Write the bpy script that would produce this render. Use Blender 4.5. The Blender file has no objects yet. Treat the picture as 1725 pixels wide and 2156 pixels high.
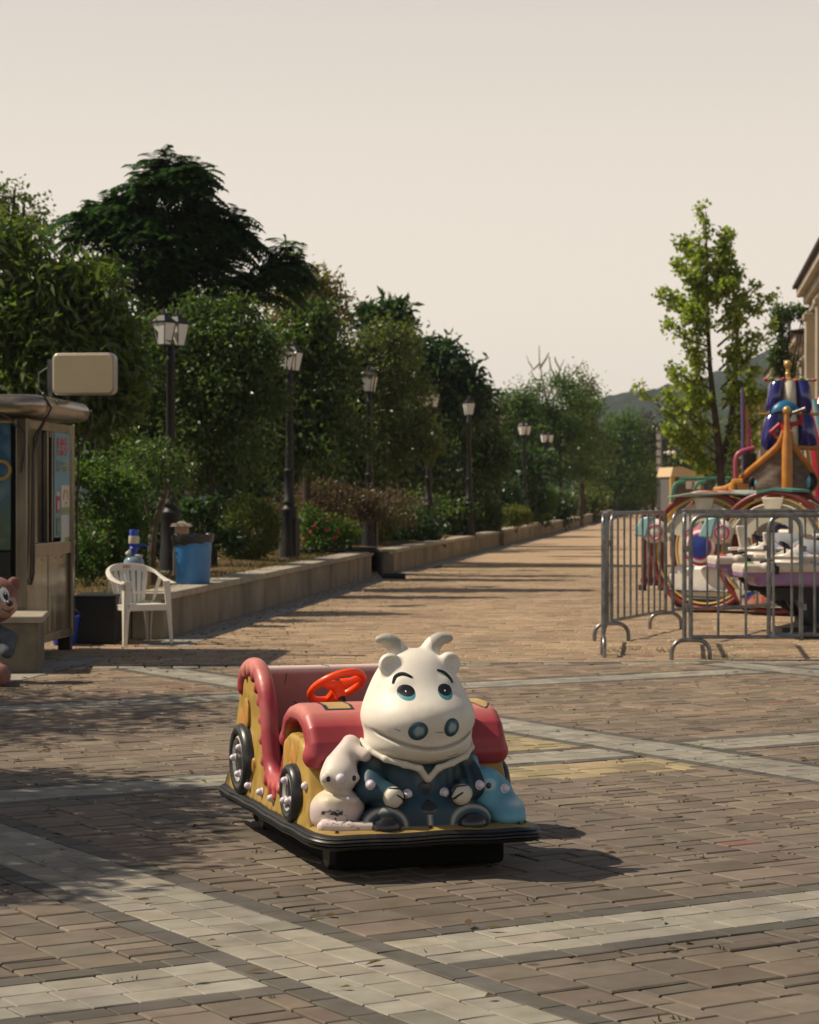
EXPOSURE = 0.14; SUN_E = 4.9; SKY_S = 0.05; SKY_HAZE = (17.9, 15.9, 13.6)
SKY_VEIL = [(0.0, .97), (.08, .94), (.15, .84), (.22, .70), (.32, .20), (.55, .04)]; HAZE = 0.00022
import bpy, math, random
import numpy as np
from mathutils import Vector, Matrix
R = math.radians
rnd = random.Random(7)
rng = np.random.default_rng(11)
SC = bpy.context.scene
COL = SC.collection

# ---- camera geometry: 66 mm lens at 1.4 m height, used to turn measured photo positions into metres
F, HC, YH, CX = 4744.0, 1.4, 1045.0, 862.5
def gx(x, Y): return (x - CX) * Y / F
def gz(y, Y): return HC - (y - YH) * Y / F
def at(x, y, Y): return (gx(x, Y), Y, gz(y, Y))
def ground(x, y, z=0.0):
    Y = F * (HC - z) / (y - YH)
    return (gx(x, Y), Y)

# ---------------------------------------------------------------- materials
def nodes_of(name):
    m = bpy.data.materials.new(name); m.use_nodes = True
    nt = m.node_tree; nt.nodes.clear()
    out = nt.nodes.new('ShaderNodeOutputMaterial')
    b = nt.nodes.new('ShaderNodeBsdfPrincipled')
    nt.links.new(b.outputs[0], out.inputs[0])
    return m, nt, b, out

def c4(c): return (c[0], c[1], c[2], 1.0)

def mix_rgb(nt, a, b, fac, mode='MIX'):
    n = nt.nodes.new('ShaderNodeMix'); n.data_type = 'RGBA'; n.blend_type = mode
    for s, v in ((n.inputs[0], fac), (n.inputs[6], a), (n.inputs[7], b)):
        if hasattr(v, 'node'): nt.links.new(v, s)
        else: s.default_value = v if isinstance(v, (int, float)) else c4(v)
    return n.outputs[2]

def noise(nt, scale, detail=4, rough=.6, coord='Object', stretch=None):
    tc = nt.nodes.new('ShaderNodeTexCoord'); n = nt.nodes.new('ShaderNodeTexNoise')
    n.inputs['Scale'].default_value = scale; n.inputs['Detail'].default_value = detail
    n.inputs['Roughness'].default_value = rough
    src = tc.outputs[coord]
    if stretch:
        mp = nt.nodes.new('ShaderNodeMapping'); mp.inputs['Scale'].default_value = stretch
        nt.links.new(src, mp.inputs[0]); src = mp.outputs[0]
    nt.links.new(src, n.inputs['Vector'])
    return n.outputs['Fac']

def ramp(nt, fac, stops):
    r = nt.nodes.new('ShaderNodeValToRGB'); e = r.color_ramp.elements
    while len(e) < len(stops): e.new(.5)
    for i, (p, c) in enumerate(stops):
        e[i].position = p; e[i].color = c4(c) if not isinstance(c, float) else (c, c, c, 1)
    nt.links.new(fac, r.inputs[0])
    return r.outputs[0]

def bump(nt, b, h, strength=.3, dist=.01):
    n = nt.nodes.new('ShaderNodeBump'); n.inputs['Strength'].default_value = strength
    n.inputs['Distance'].default_value = dist
    nt.links.new(h, n.inputs['Height']); nt.links.new(n.outputs[0], b.inputs['Normal'])

def mat(name, col, rough=.6, metal=0, spec=.5, col2=None, nscale=6, ndetail=5, bstr=0, bscale=None, bdist=.005,
        stretch=None, attr=False, lo=.35, hi=.65, coat=0):
    m, nt, b, out = nodes_of(name)
    b.inputs['Roughness'].default_value = rough; b.inputs['Metallic'].default_value = metal
    b.inputs['Specular IOR Level'].default_value = spec
    b.inputs['Coat Weight'].default_value = coat; b.inputs['Coat Roughness'].default_value = .15
    base = None
    if attr:
        a = nt.nodes.new('ShaderNodeAttribute'); a.attribute_name = 'Col'; base = a.outputs[0]
    if col2 is not None:
        f = ramp(nt, noise(nt, nscale, ndetail, stretch=stretch), [(lo, 0.0), (hi, 1.0)])
        if attr: base = mix_rgb(nt, base, mix_rgb(nt, base, col2, 1.0, 'MULTIPLY'), f)
        else: base = mix_rgb(nt, col, col2, f)
    if base is not None: nt.links.new(base, b.inputs['Base Color'])
    else: b.inputs['Base Color'].default_value = c4(col)
    if bstr: bump(nt, b, noise(nt, bscale or nscale * 4, 6, stretch=stretch), bstr, bdist)
    return m

def leafmat(name, cols, trans=.35, rough=.42, spec=.5):
    m, nt, b, out = nodes_of(name)
    g = nt.nodes.new('ShaderNodeNewGeometry')
    n = len(cols)
    c = ramp(nt, g.outputs['Random Per Island'], [(i / max(1, n - 1), cc) for i, cc in enumerate(cols)])
    nt.links.new(c, b.inputs['Base Color'])
    b.inputs['Roughness'].default_value = rough; b.inputs['Specular IOR Level'].default_value = spec
    t = nt.nodes.new('ShaderNodeBsdfTranslucent')
    tc = mix_rgb(nt, c, (1.5, 1.75, .7), 1.0, 'MULTIPLY'); nt.links.new(tc, t.inputs[0])
    mx = nt.nodes.new('ShaderNodeMixShader'); mx.inputs[0].default_value = trans
    nt.links.new(b.outputs[0], mx.inputs[1]); nt.links.new(t.outputs[0], mx.inputs[2])
    nt.links.new(mx.outputs[0], out.inputs[0])
    return m

# ---------------------------------------------------------------- objects
def setp(o, label=None, cat=None, group=None, kind=None):
    if label: o['label'] = label
    if cat: o['category'] = cat
    if group: o['group'] = group
    if kind: o['kind'] = kind
    return o

def thing(name, label, cat, loc=(0, 0, 0), rotz=0, group=None):
    o = bpy.data.objects.new(name, None); COL.objects.link(o)
    o.empty_display_size = .2; o.location = loc; o.rotation_euler = (0, 0, rotz)
    return setp(o, label, cat, group)

def copy_tree(o, parent=None):
    c = o.copy(); COL.objects.link(c); c.parent = parent
    for ch in [x for x in COL.objects if x.parent == o]: copy_tree(ch, c)
    return c

def link_mesh(name, me, mats, parent=None, smooth=True, bevel=0, seg=2, angle=40):
    o = bpy.data.objects.new(name, me); COL.objects.link(o)
    for m in (mats if isinstance(mats, (list, tuple)) else [mats]): me.materials.append(m)
    if smooth:
        me.polygons.foreach_set('use_smooth', np.ones(len(me.polygons), bool))
        me.set_sharp_from_angle(angle=R(angle))
    if bevel:
        b = o.modifiers.new('bevel', 'BEVEL'); b.width = bevel; b.segments = seg; b.limit_method = 'ANGLE'
        b.angle_limit = R(40)
    o.parent = parent
    return o

def np_mesh(name, V, Q, cols=None, mi=None):
    V = np.asarray(V, np.float32); Q = np.asarray(Q, np.int32)
    k = Q.shape[1]; me = bpy.data.meshes.new(name)
    me.vertices.add(len(V)); me.vertices.foreach_set('co', V.ravel())
    me.loops.add(Q.size); me.loops.foreach_set('vertex_index', Q.ravel())
    me.polygons.add(len(Q)); me.polygons.foreach_set('loop_start', np.arange(0, Q.size, k, dtype=np.int32))
    try: me.polygons.foreach_set('loop_total', np.full(len(Q), k, np.int32))
    except Exception: pass
    if mi is not None: me.polygons.foreach_set('material_index', np.asarray(mi, np.int32))
    me.update(calc_edges=True); me.validate()
    if cols is not None:
        a = me.color_attributes.new('Col', 'FLOAT_COLOR', 'POINT')
        c = np.ones((len(V), 4), np.float32); c[:, :3] = cols
        a.data.foreach_set('color', c.ravel())
    return me

class MB:
    def __init__(s): s.v = []; s.f = []; s.m = []
    def add(s, vs, fs, m=0):
        n = len(s.v); s.v += [tuple(p) for p in vs]
        s.f += [tuple(i + n for i in f) for f in fs]; s.m += [m] * len(fs); return s
    def box(s, c, d, rz=0, m=0, taper=1.0):
        x, y, z = d[0] / 2, d[1] / 2, d[2] / 2; ca, sa = math.cos(rz), math.sin(rz); vs = []
        for k, zz in enumerate((-z, z)):
            t = taper if k else 1
            for a, b in ((-x, -y), (x, -y), (x, y), (-x, y)):
                a *= t; b *= t
                vs.append((c[0] + a * ca - b * sa, c[1] + a * sa + b * ca, c[2] + zz))
        return s.add(vs, [(3, 2, 1, 0), (4, 5, 6, 7), (0, 1, 5, 4), (1, 2, 6, 5), (2, 3, 7, 6), (3, 0, 4, 7)], m)
    def tube(s, pts, r, n=10, closed=False, caps=True, m=0, sq=1.0, up=None):
        P = [Vector(p) for p in pts]; N = len(P)
        rs = r if isinstance(r, (list, tuple)) else [r] * N
        T = []
        for i in range(N):
            a = P[(i - 1) % N] if (closed or i > 0) else P[i]; b = P[(i + 1) % N] if (closed or i < N - 1) else P[i]
            T.append((b - a).normalized())
        u = Vector(up) if up else (Vector((0, 0, 1)) if abs(T[0].z) < .9 else Vector((1, 0, 0)))
        u = (u - T[0] * u.dot(T[0])).normalized(); vs = []
        for i in range(N):
            u = (u - T[i] * u.dot(T[i])).normalized(); w = T[i].cross(u)
            for k in range(n):
                a = 2 * math.pi * k / n
                vs.append(P[i] + (u * math.cos(a) + w * math.sin(a) * sq) * rs[i])
        fs = []
        for i in range(N if closed else N - 1):
            j = (i + 1) % N
            for k in range(n):
                l = (k + 1) % n
                fs.append((i * n + k, i * n + l, j * n + l, j * n + k))
        if caps and not closed:
            fs.append(tuple(range(n - 1, -1, -1))); fs.append(tuple((N - 1) * n + k for k in range(n)))
        return s.add(vs, fs, m)
    def cyl(s, a, b, r0, r1=None, n=16, m=0): return s.tube([a, b], [r0, r0 if r1 is None else r1], n, m=m)
    def lathe(s, prof, c=(0, 0, 0), axis='z', n=24, m=0, caps=True):
        vs = []; fs = []
        for r, h in prof:
            for k in range(n):
                a = 2 * math.pi * k / n; p, q = r * math.cos(a), r * math.sin(a)
                vs.append({'z': (c[0] + p, c[1] + q, c[2] + h), 'x': (c[0] + h, c[1] + p, c[2] + q),
                           'y': (c[0] + p, c[1] + h, c[2] - q)}[axis])
        N = len(prof)
        for i in range(N - 1):
            for k in range(n):
                l = (k + 1) % n
                fs.append((i * n + k, i * n + l, (i + 1) * n + l, (i + 1) * n + k))
        if caps: fs.append(tuple(range(n - 1, -1, -1))); fs.append(tuple((N - 1) * n + k for k in range(n)))
        return s.add(vs, fs, m)
    def prism(s, poly, axis, a, b, m=0):
        def P(u, v, w): return {'x': (w, u, v), 'y': (u, w, v), 'z': (u, v, w)}[axis]
        n = len(poly); vs = [P(u, v, a) for u, v in poly] + [P(u, v, b) for u, v in poly]
        fs = [tuple(range(n - 1, -1, -1)), tuple(range(n, 2 * n))]
        fs += [(i, (i + 1) % n, n + (i + 1) % n, n + i) for i in range(n)]
        return s.add(vs, fs, m)
    def ell(s, c, r, nu=20, nv=12, m=0, rot=None):
        vs = []; fs = []
        for j in range(nv + 1):
            t = math.pi * j / nv
            for i in range(nu):
                p = 2 * math.pi * i / nu
                q = Vector((r[0] * math.sin(t) * math.cos(p), r[1] * math.sin(t) * math.sin(p), r[2] * math.cos(t)))
                if rot is not None: q = rot @ q
                vs.append((c[0] + q[0], c[1] + q[1], c[2] + q[2]))
        for j in range(nv):
            for i in range(nu):
                k = (i + 1) % nu
                fs.append((j * nu + i, (j + 1) * nu + i, (j + 1) * nu + k, j * nu + k))
        return s.add(vs, fs, m)
    def torus(s, c, Rr, r, normal=(0, 0, 1), n=48, k=12, m=0, a0=0, a1=360, sq=1.0):
        nn = Vector(normal).normalized(); q = nn.to_track_quat('Z', 'Y'); full = a1 - a0 >= 360
        cnt = n if full else n + 1
        pts = [Vector(c) + q @ Vector((Rr * math.cos(R(a0 + (a1 - a0) * i / n)), Rr * math.sin(R(a0 + (a1 - a0) * i / n)), 0)) for i in range(cnt)]
        return s.tube(pts, r, k, closed=full, m=m, up=nn, sq=sq)
    def build(s, name, mats, parent=None, smooth=True, bevel=0, seg=2, angle=40, org=(0, 0, 0)):
        me = bpy.data.meshes.new(name)
        v = s.v if org == (0, 0, 0) else [(a - org[0], b - org[1], c - org[2]) for a, b, c in s.v]
        me.from_pydata(v, [], s.f); me.polygons.foreach_set('material_index', s.m); me.update()
        import bmesh
        bm = bmesh.new(); bm.from_mesh(me); bmesh.ops.recalc_face_normals(bm, faces=bm.faces); bm.to_mesh(me); bm.free()
        return link_mesh(name, me, mats, parent, smooth, bevel, seg, angle)

# ---------------------------------------------------------------- smooth moulded shapes: distance fields meshed by surface nets
def sd_ell(P, c, r):
    x, y, z = (P[0] - c[0]) / r[0], (P[1] - c[1]) / r[1], (P[2] - c[2]) / r[2]
    k0 = np.sqrt(x * x + y * y + z * z) + 1e-9
    k1 = np.sqrt((x / r[0]) ** 2 + (y / r[1]) ** 2 + (z / r[2]) ** 2) + 1e-9
    return k0 * (k0 - 1) / k1
def sd_cone(P, a, b, ra, rb):
    a = np.array(a, float); b = np.array(b, float); d = b - a; L = d @ d
    px, py, pz = P[0] - a[0], P[1] - a[1], P[2] - a[2]
    t = np.clip((px * d[0] + py * d[1] + pz * d[2]) / L, 0, 1)
    return np.sqrt((px - d[0] * t) ** 2 + (py - d[1] * t) ** 2 + (pz - d[2] * t) ** 2) - (ra + (rb - ra) * t)
def sd_box(P, c, h, r):
    q = [np.abs(P[i] - c[i]) - (h[i] - r) for i in range(3)]
    o = np.sqrt(sum(np.maximum(k, 0) ** 2 for k in q))
    return o + np.minimum(np.maximum(np.maximum(q[0], q[1]), q[2]), 0) - r
def smin(a, b, k):
    h = np.clip(.5 + .5 * (b - a) / k, 0, 1)
    return b + (a - b) * h - k * h * (1 - h)
def smax(a, b, k): return -smin(-a, -b, k)
def sd_poly(U, V, poly):
    U, V = np.broadcast_arrays(U, V)
    d = np.full(U.shape, 1e9); s = np.ones(U.shape); n = len(poly)
    for i in range(n):
        ax, ay = poly[i]; bx, by = poly[i - 1]; ex, ey = bx - ax, by - ay
        wx, wy = U - ax, V - ay; t = np.clip((wx * ex + wy * ey) / (ex * ex + ey * ey), 0, 1)
        d = np.minimum(d, (wx - ex * t) ** 2 + (wy - ey * t) ** 2)
        c1 = V >= ay; c2 = V < by; c3 = ex * wy > ey * wx
        flip = (c1 & c2 & c3) | (~c1 & ~c2 & ~c3); s = np.where(flip, -s, s)
    return s * np.sqrt(d)
def extrude(d2, w, r=0.0):
    a, b = np.broadcast_arrays(d2 + r, np.abs(w) + 0 * d2)
    return a, b
def sdf_mesh(name, fn, lo, hi, h, colf=None, disp=None):
    lo = np.array(lo, float); n = np.ceil((np.array(hi) - lo) / h).astype(int) + 1
    ax = [lo[i] + h * np.arange(n[i]) for i in range(3)]
    P = (ax[0][:, None, None], ax[1][None, :, None], ax[2][None, None, :])
    D = np.broadcast_to(fn(P), n).astype(np.float32)
    ins = D < 0
    cnt = np.zeros(n - 1, np.int8)
    for a in (0, 1):
        for b in (0, 1):
            for c in (0, 1): cnt += ins[a:n[0] - 1 + a, b:n[1] - 1 + b, c:n[2] - 1 + c]
    act = (cnt > 0) & (cnt < 8)
    idx = np.full(n - 1, -1, np.int32); I = np.argwhere(act); idx[act] = np.arange(len(I))
    S = np.zeros((len(I), 3)); K = np.zeros(len(I))
    cor = [(a, b, c) for a in (0, 1) for b in (0, 1) for c in (0, 1)]
    for p in range(8):
        for q in range(p + 1, 8):
            if sum(abs(cor[p][i] - cor[q][i]) for i in range(3)) != 1: continue
            d0 = D[I[:, 0] + cor[p][0], I[:, 1] + cor[p][1], I[:, 2] + cor[p][2]]
            d1 = D[I[:, 0] + cor[q][0], I[:, 1] + cor[q][1], I[:, 2] + cor[q][2]]
            x = (d0 < 0) != (d1 < 0); t = np.where(x, d0 / np.where(x, d0 - d1, 1), 0)
            S += np.where(x[:, None], np.array(cor[p]) + t[:, None] * (np.array(cor[q]) - np.array(cor[p])), 0); K += x
    V = lo + h * (I + S / K[:, None])
    Q = []
    for a in range(3):
        b, c = (a + 1) % 3, (a + 2) % 3
        s0 = [slice(None)] * 3; s1 = [slice(None)] * 3
        s0[a] = slice(0, n[a] - 1); s1[a] = slice(1, n[a])
        i0 = ins[tuple(s0)]; i1 = ins[tuple(s1)]
        E = np.argwhere(i0 != i1)
        E = E[(E[:, b] > 0) & (E[:, c] > 0) & (E[:, b] < n[b] - 1) & (E[:, c] < n[c] - 1)]
        sg = i0[E[:, 0], E[:, 1], E[:, 2]]
        def cell(db, dc):
            e = E.copy(); e[:, b] -= db; e[:, c] -= dc
            return idx[e[:, 0], e[:, 1], e[:, 2]]
        q = np.stack([cell(1, 1), cell(0, 1), cell(0, 0), cell(1, 0)], 1)
        q[~sg] = q[~sg][:, ::-1]; Q.append(q)
    Q = np.concatenate(Q); Q = Q[(Q >= 0).all(1)]
    cols = colf(V) if colf is not None else None
    if disp is not None: V = disp(V)
    return np_mesh(name, V, Q, cols)

# ---------------------------------------------------------------- foliage
def leaf_quads(P, D, N, L, W, fold=.18):
    D = D / (np.linalg.norm(D, axis=1, keepdims=True) + 1e-9)
    S = np.cross(D, N); S /= (np.linalg.norm(S, axis=1, keepdims=True) + 1e-9)
    U = np.cross(S, D); L = np.asarray(L).reshape(-1, 1); W = np.asarray(W).reshape(-1, 1)
    n = len(P); V = np.empty((n, 4, 3))
    V[:, 0] = P; V[:, 1] = P + D * L * .45 + S * W * .5 + U * W * fold
    V[:, 2] = P + D * L - U * L * .10; V[:, 3] = P + D * L * .45 - S * W * .5 + U * W * fold
    return V.reshape(-1, 3), np.arange(n * 4).reshape(-1, 4)

def unit(n): 
    v = rng.normal(size=(n, 3)); return v / np.linalg.norm(v, axis=1, keepdims=True)

def crown_points(clumps, n, per=12, sig=.12, inner=.45, boughs=False):
    w = np.array([c[3] * c[5] for c in clumps]); w = w / w.sum()
    nt = max(1, n // per); k = rng.choice(len(clumps), nt, p=w)
    C = np.array([c[:3] for c in clumps])[k]; Rr = np.array([c[3:6] for c in clumps])[k]
    d = unit(nt); r = np.where(rng.random(nt) < .72, rng.uniform(.78, 1.06, nt), rng.uniform(inner, max(.8, inner + .1), nt))
    T = C + d * Rr * r[:, None]
    if boughs:                       # twigs gather into separate boughs with gaps between them
        nb = max(14, nt // 11); pick = rng.integers(0, nb, nt); s = Rr[:nb].mean(1) * .20
        T = T[:nb][pick] + rng.normal(size=(nt, 3)) * (s[pick][:, None] * np.array([1.15, 1.15, .62])); d = d[:nb][pick]
        stray = rng.random(nt) < .16; T[stray] = (C + unit(nt) * Rr * rng.uniform(.5, 1.05, (nt, 1)))[stray]
    P = np.repeat(T, per, 0) + rng.normal(size=(nt * per, 3)) * sig
    O = np.repeat(d, per, 0)
    return P, O

def foliage(name, clumps, n, L, W, m, parent, per=12, sig=.12, droop=.3, up=.5, kind='leaf', inner=.45, boughs=False):
    if kind == 'frond':
        P, O = crown_points(clumps, n, 9, 0.015, inner); k = len(P)
        # rosettes: nine fronds fan out round each twig end and arch down
        ax = O.copy(); ax[:, 2] = np.abs(ax[:, 2]) * .6 + .75; ax /= np.linalg.norm(ax, axis=1, keepdims=True)
        e1 = np.cross(ax, np.array([.31, .95, .05])); e1 /= np.linalg.norm(e1, axis=1, keepdims=True); e2 = np.cross(ax, e1)
        th = np.tile(np.arange(9) * 2 * math.pi / 9, k // 9)[:k] + np.repeat(rng.uniform(0, 6, k // 9 + 1), 9)[:k] + rng.normal(0, .2, k)
        base = e1 * np.cos(th)[:, None] + e2 * np.sin(th)[:, None] + ax * rng.uniform(.15, .75, k)[:, None] + O * .25; base /= np.linalg.norm(base, axis=1, keepdims=True)
        Ls = L * rng.uniform(.7, 1.2, k); side = np.cross(base, np.array([0, 0, 1.0])); side /= np.linalg.norm(side, axis=1, keepdims=True) + 1e-9
        allV = []
        for j in range(9):
            t = (j + .6) / 9; c = P + base * (Ls * t)[:, None]; c[:, 2] += Ls * (.20 * t - .62 * t * t)
            for s in (-1, 1):
                dd = side * s + base * .45; dd[:, 2] -= .25 + .3 * t
                nn = np.tile(np.array([0, 0, 1.0]), (k, 1)) + rng.normal(size=(k, 3)) * .15
                v, _ = leaf_quads(c, dd, nn, Ls * .36 * (1.15 - .6 * abs(t - .45)), Ls * W, .1); allV.append(v)
        V = np.concatenate(allV); Q = np.arange(len(V)).reshape(-1, 4)
    else:
        P, O = crown_points(clumps, n, per, sig, inner, boughs); k = len(P)
        D = O * .7 + unit(k) * .9; D[:, 2] -= droop
        N = unit(k) * .8; N[:, 2] += up
        s = rng.uniform(.65, 1.3, k)
        V, Q = leaf_quads(P, D, N, L * s, W * s)
    return link_mesh(name, np_mesh(name, V, Q), m, parent, smooth=False)

def limbs(mb, base, top, r0, r1, clumps, nb=8, rb=.04):
    base = Vector(base); top = Vector(top); pts = []
    for i in range(7):
        t = i / 6; p = base.lerp(top, t)
        pts.append(p + Vector((math.sin(t * 5 + base.x) * .05, math.cos(t * 4) * .05, 0)) * (1 if 0 < i < 6 else 0))
    mb.tube(pts, [r0 * 1.35] + [r0 + (r1 - r0) * i / 6 for i in range(1, 7)], 9)
    for c in clumps[:nb]:
        t = rnd.uniform(.45, .9); s = base.lerp(top, t); e = Vector(c[:3]); m = s.lerp(e, .5) + Vector((0, 0, -.1))
        rr = max(.012, rb * (1 - t * .4)); mb.tube([s, m, e], [rr, rr * .7, rr * .35], 6)

def ragged(spec):
    # each mass of leaves carries a few smaller sprays of its own, so no crown ends in a smooth curve
    out = []
    for c in spec:
        x, y, rx, rz = c[:4]; out.append((x, y, rx * .80, rz * .80) + tuple(c[4:]))
        for k in range(7):
            a = rnd.uniform(0, 2 * math.pi); q = rnd.uniform(.80, 1.12); s = rnd.uniform(.20, .40)
            out.append((x + rx * q * math.cos(a), y - rz * q * abs(math.sin(a)) ** .8 * (1 if math.sin(a) > -.3 else -1), rx * s, rz * s * .8) + tuple(c[4:]))
    return out
def px_clumps(spec, Y, base, dy=.75):
    out = []
    for c in spec:
        x, y, rx, rz = c[:4]; yo = c[4] if len(c) > 4 else 0
        yy = Y + yo
        out.append((gx(x, yy) - base[0], yy - base[1], gz(y, yy) - base[2], rx * yy / F, rx * yy / F * dy, rz * yy / F))
    return out

def tree(name, label, cat, Y, trunk, spec, n, L, W, m, bark, group=None, r0=.09, per=12, sig=.12, kind='leaf', droop=.3, nb=8, z0=.4, rb=.04, dy=.75, up=.5, inner=.45, rag=True):
    b = (gx(trunk[0], Y), Y, z0); t = thing(name, label, cat, b, 0, group)
    cl = px_clumps(ragged(spec) if rag and inner < .8 else spec, Y, b, dy)
    top = (gx(trunk[1], Y) - b[0], 0, gz(trunk[2], Y) - b[2])
    mb = MB(); limbs(mb, (0, 0, -.05), top, r0, r0 * .35, cl, nb, rb); mb.build('trunk', bark, t)
    foliage('crown', cl, n, L, W, m, t, per, sig, droop, up, kind, inner, n > 6000 and inner < .8 and kind == 'leaf')
    return t
# ================================================================ camera, light, sky
cam = bpy.data.cameras.new('camera'); camo = bpy.data.objects.new('camera', cam); COL.objects.link(camo)
cam.sensor_fit = 'HORIZONTAL'; cam.sensor_width = 24.0; cam.lens = F / 1725 * 24.0
camo.location = (0, 0, HC); camo.rotation_euler = (R(90), 0, 0); cam.shift_y = -(1078.0 - YH) / 1725
cam.clip_start = .1; cam.clip_end = 6000
cam.dof.use_dof = True; cam.dof.focus_distance = 8.5; cam.dof.aperture_fstop = 6.5; cam.dof.aperture_blades = 9
SC.camera = camo
SC.view_settings.view_transform = 'Standard'; SC.view_settings.look = 'None'
SC.view_settings.exposure = EXPOSURE; SC.view_settings.gamma = 1
SC.cycles.use_denoising = True
SC.cycles.max_bounces = 6; SC.cycles.diffuse_bounces = 3; SC.cycles.glossy_bounces = 3
SC.cycles.transmission_bounces = 6; SC.cycles.transparent_max_bounces = 6
SC.cycles.caustics_reflective = False; SC.cycles.caustics_refractive = False

SUN_TO = Vector((-1.0, .12, 1.18)).normalized()         # towards the sun: left, a touch behind, about 50 degrees up
sl = bpy.data.lights.new('sun', 'SUN'); sl.energy = SUN_E; sl.angle = R(.6); sl.color = (1.0, .86, .67)
so = bpy.data.objects.new('sun', sl); COL.objects.link(so); so.location = (-30, 5, 40)
so.rotation_euler = SUN_TO.to_track_quat('Z', 'Y').to_euler()
w = bpy.data.worlds.new('World'); SC.world = w; w.use_nodes = True
nt = w.node_tree; nt.nodes.clear()
sky = nt.nodes.new('ShaderNodeTexSky'); sky.sky_type = 'NISHITA'; sky.sun_disc = False
sky.sun_elevation = math.asin(SUN_TO.z); sky.sun_rotation = math.atan2(SUN_TO.x, SUN_TO.y)
sky.air_density = 1.0; sky.dust_density = 2.0; sky.ozone_density = .6; sky.altitude = 0
bg = nt.nodes.new('ShaderNodeBackground'); bg.inputs[1].default_value = SKY_S
wo = nt.nodes.new('ShaderNodeOutputWorld')
# a pale veil of dusty haze low in the sky, thinning with height above the horizon
tc = nt.nodes.new('ShaderNodeTexCoord'); sx = nt.nodes.new('ShaderNodeSeparateXYZ'); nt.links.new(tc.outputs['Generated'], sx.inputs[0])
veil = ramp(nt, sx.outputs[2], SKY_VEIL)
tint = mix_rgb(nt, sky.outputs[0], SKY_HAZE, veil)
nt.links.new(tint, bg.inputs[0]); nt.links.new(bg.outputs[0], wo.inputs[0])

# ================================================================ shared materials
M_steel = mat('galvanised_steel', (.27, .275, .275), .34, .8, col2=(.13, .13, .13), nscale=9, bstr=.08)
M_stain = mat('stainless_panel', (.22, .19, .145), .26, .85, col2=(.10, .085, .065), nscale=3.0, stretch=(1.6, 1.6, .35), bstr=.1, bscale=3, bdist=.03)
M_black = mat('black_iron', (.008, .009, .010), .5, 0, .35, col2=(.014, .014, .014), nscale=12)
M_rubber = mat('black_rubber', (.010, .010, .010), .42, 0, .5, col2=(.035, .03, .024), nscale=25, lo=.5, hi=.8)
M_frost = mat('frosted_glass', (.72, .72, .68), .35, 0, .5)
M_wall = mat('granite_facing', (.30, .255, .19), .8, 0, .3, col2=(.15, .125, .092), nscale=1.9, ndetail=8, bstr=.15, stretch=(1, 1, .5))
M_cope = mat('granite_coping', (.38, .34, .27), .75, 0, .3, col2=(.27, .235, .18), nscale=4, ndetail=8, bstr=.15)
M_soil = mat('dry_soil', (.13, .085, .042), .95, 0, .1, col2=(.06, .045, .022), nscale=1.7, ndetail=9, bstr=.8, bscale=9, bdist=.05)
M_bark = mat('bark', (.085, .062, .042), .9, 0, .2, col2=(.04, .03, .02), nscale=8, stretch=(1, 1, .2), bstr=.6, bdist=.02)
M_white = mat('white_plastic', (.74, .71, .64), .38, 0, .5, col2=(.60, .56, .48), nscale=3)

# ================================================================ ground
TG = R(31); UX, UY = math.cos(TG), math.sin(TG)
def uv2w(u, v): return (u * UX - v * UY, u * UY + v * UX)
def kerbY(x): return 18.72 + .112 * x

g = MB(); g.add([(-1500, -300, -.014), (1500, -300, -.014), (1500, 2500, -.014), (-1500, 2500, -.014)], [(0, 1, 2, 3)])
setp(g.build('ground', mat('ground_joint_sand', (.060, .048, .032), .95, 0, .1, col2=(.030, .034, .016), nscale=3, ndetail=8), smooth=False), kind='structure')

BV, BF, BC = [], [], []
def brick(cx, cy, du, dv, ang, col, gap=.0035, ch=.0045, dz=.0014):
    ca, sa = math.cos(ang), math.sin(ang); a, b = du / 2 - gap, dv / 2 - gap
    z0 = rnd.gauss(0, dz); tx, ty = rnd.gauss(0, .0026), rnd.gauss(0, .0026)
    n = len(BV); jit = lambda: rnd.gauss(0, .0009)
    for (k, zz) in ((0, -.012), (0, -ch), (ch, 0)):
        for p, q in ((-a, -b), (a, -b), (a, b), (-a, b)):
            p = p - math.copysign(k, p) + jit(); q = q - math.copysign(k, q) + jit()
            BV.append((cx + p * ca - q * sa, cy + p * sa + q * ca, zz + z0 + p * tx + q * ty)); BC.append(col)
    for i in range(4):
        j = (i + 1) % 4
        BF.append((n + i, n + j, n + 4 + j, n + 4 + i)); BF.append((n + 4 + i, n + 4 + j, n + 8 + j, n + 8 + i))
    BF.append((n + 8, n + 9, n + 10, n + 11))
def vis(x, y, mx=1.6): return y > 4.4 and abs(x) < .185 * y + mx
def shade(c, s=.12, h=.05):
    k = max(.45, rnd.gauss(1, s)); return tuple(max(.01, c[i] * k * rnd.gauss(1, h * (.5 if i == 1 else 1))) for i in range(3))
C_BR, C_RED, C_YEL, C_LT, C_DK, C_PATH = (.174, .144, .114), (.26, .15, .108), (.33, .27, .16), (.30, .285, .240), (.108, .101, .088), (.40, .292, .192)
def emit(u0, v0, du, dv, col, s=.1, h=.04, gap=.0035, dz=.0014, ch=.0045):
    x, y = uv2w(u0 + du / 2, v0 + dv / 2)
    if vis(x, y) and y < kerbY(x) - .10: brick(x, y, du, dv, TG, shade(col, s, h), gap, ch, dz)
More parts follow.
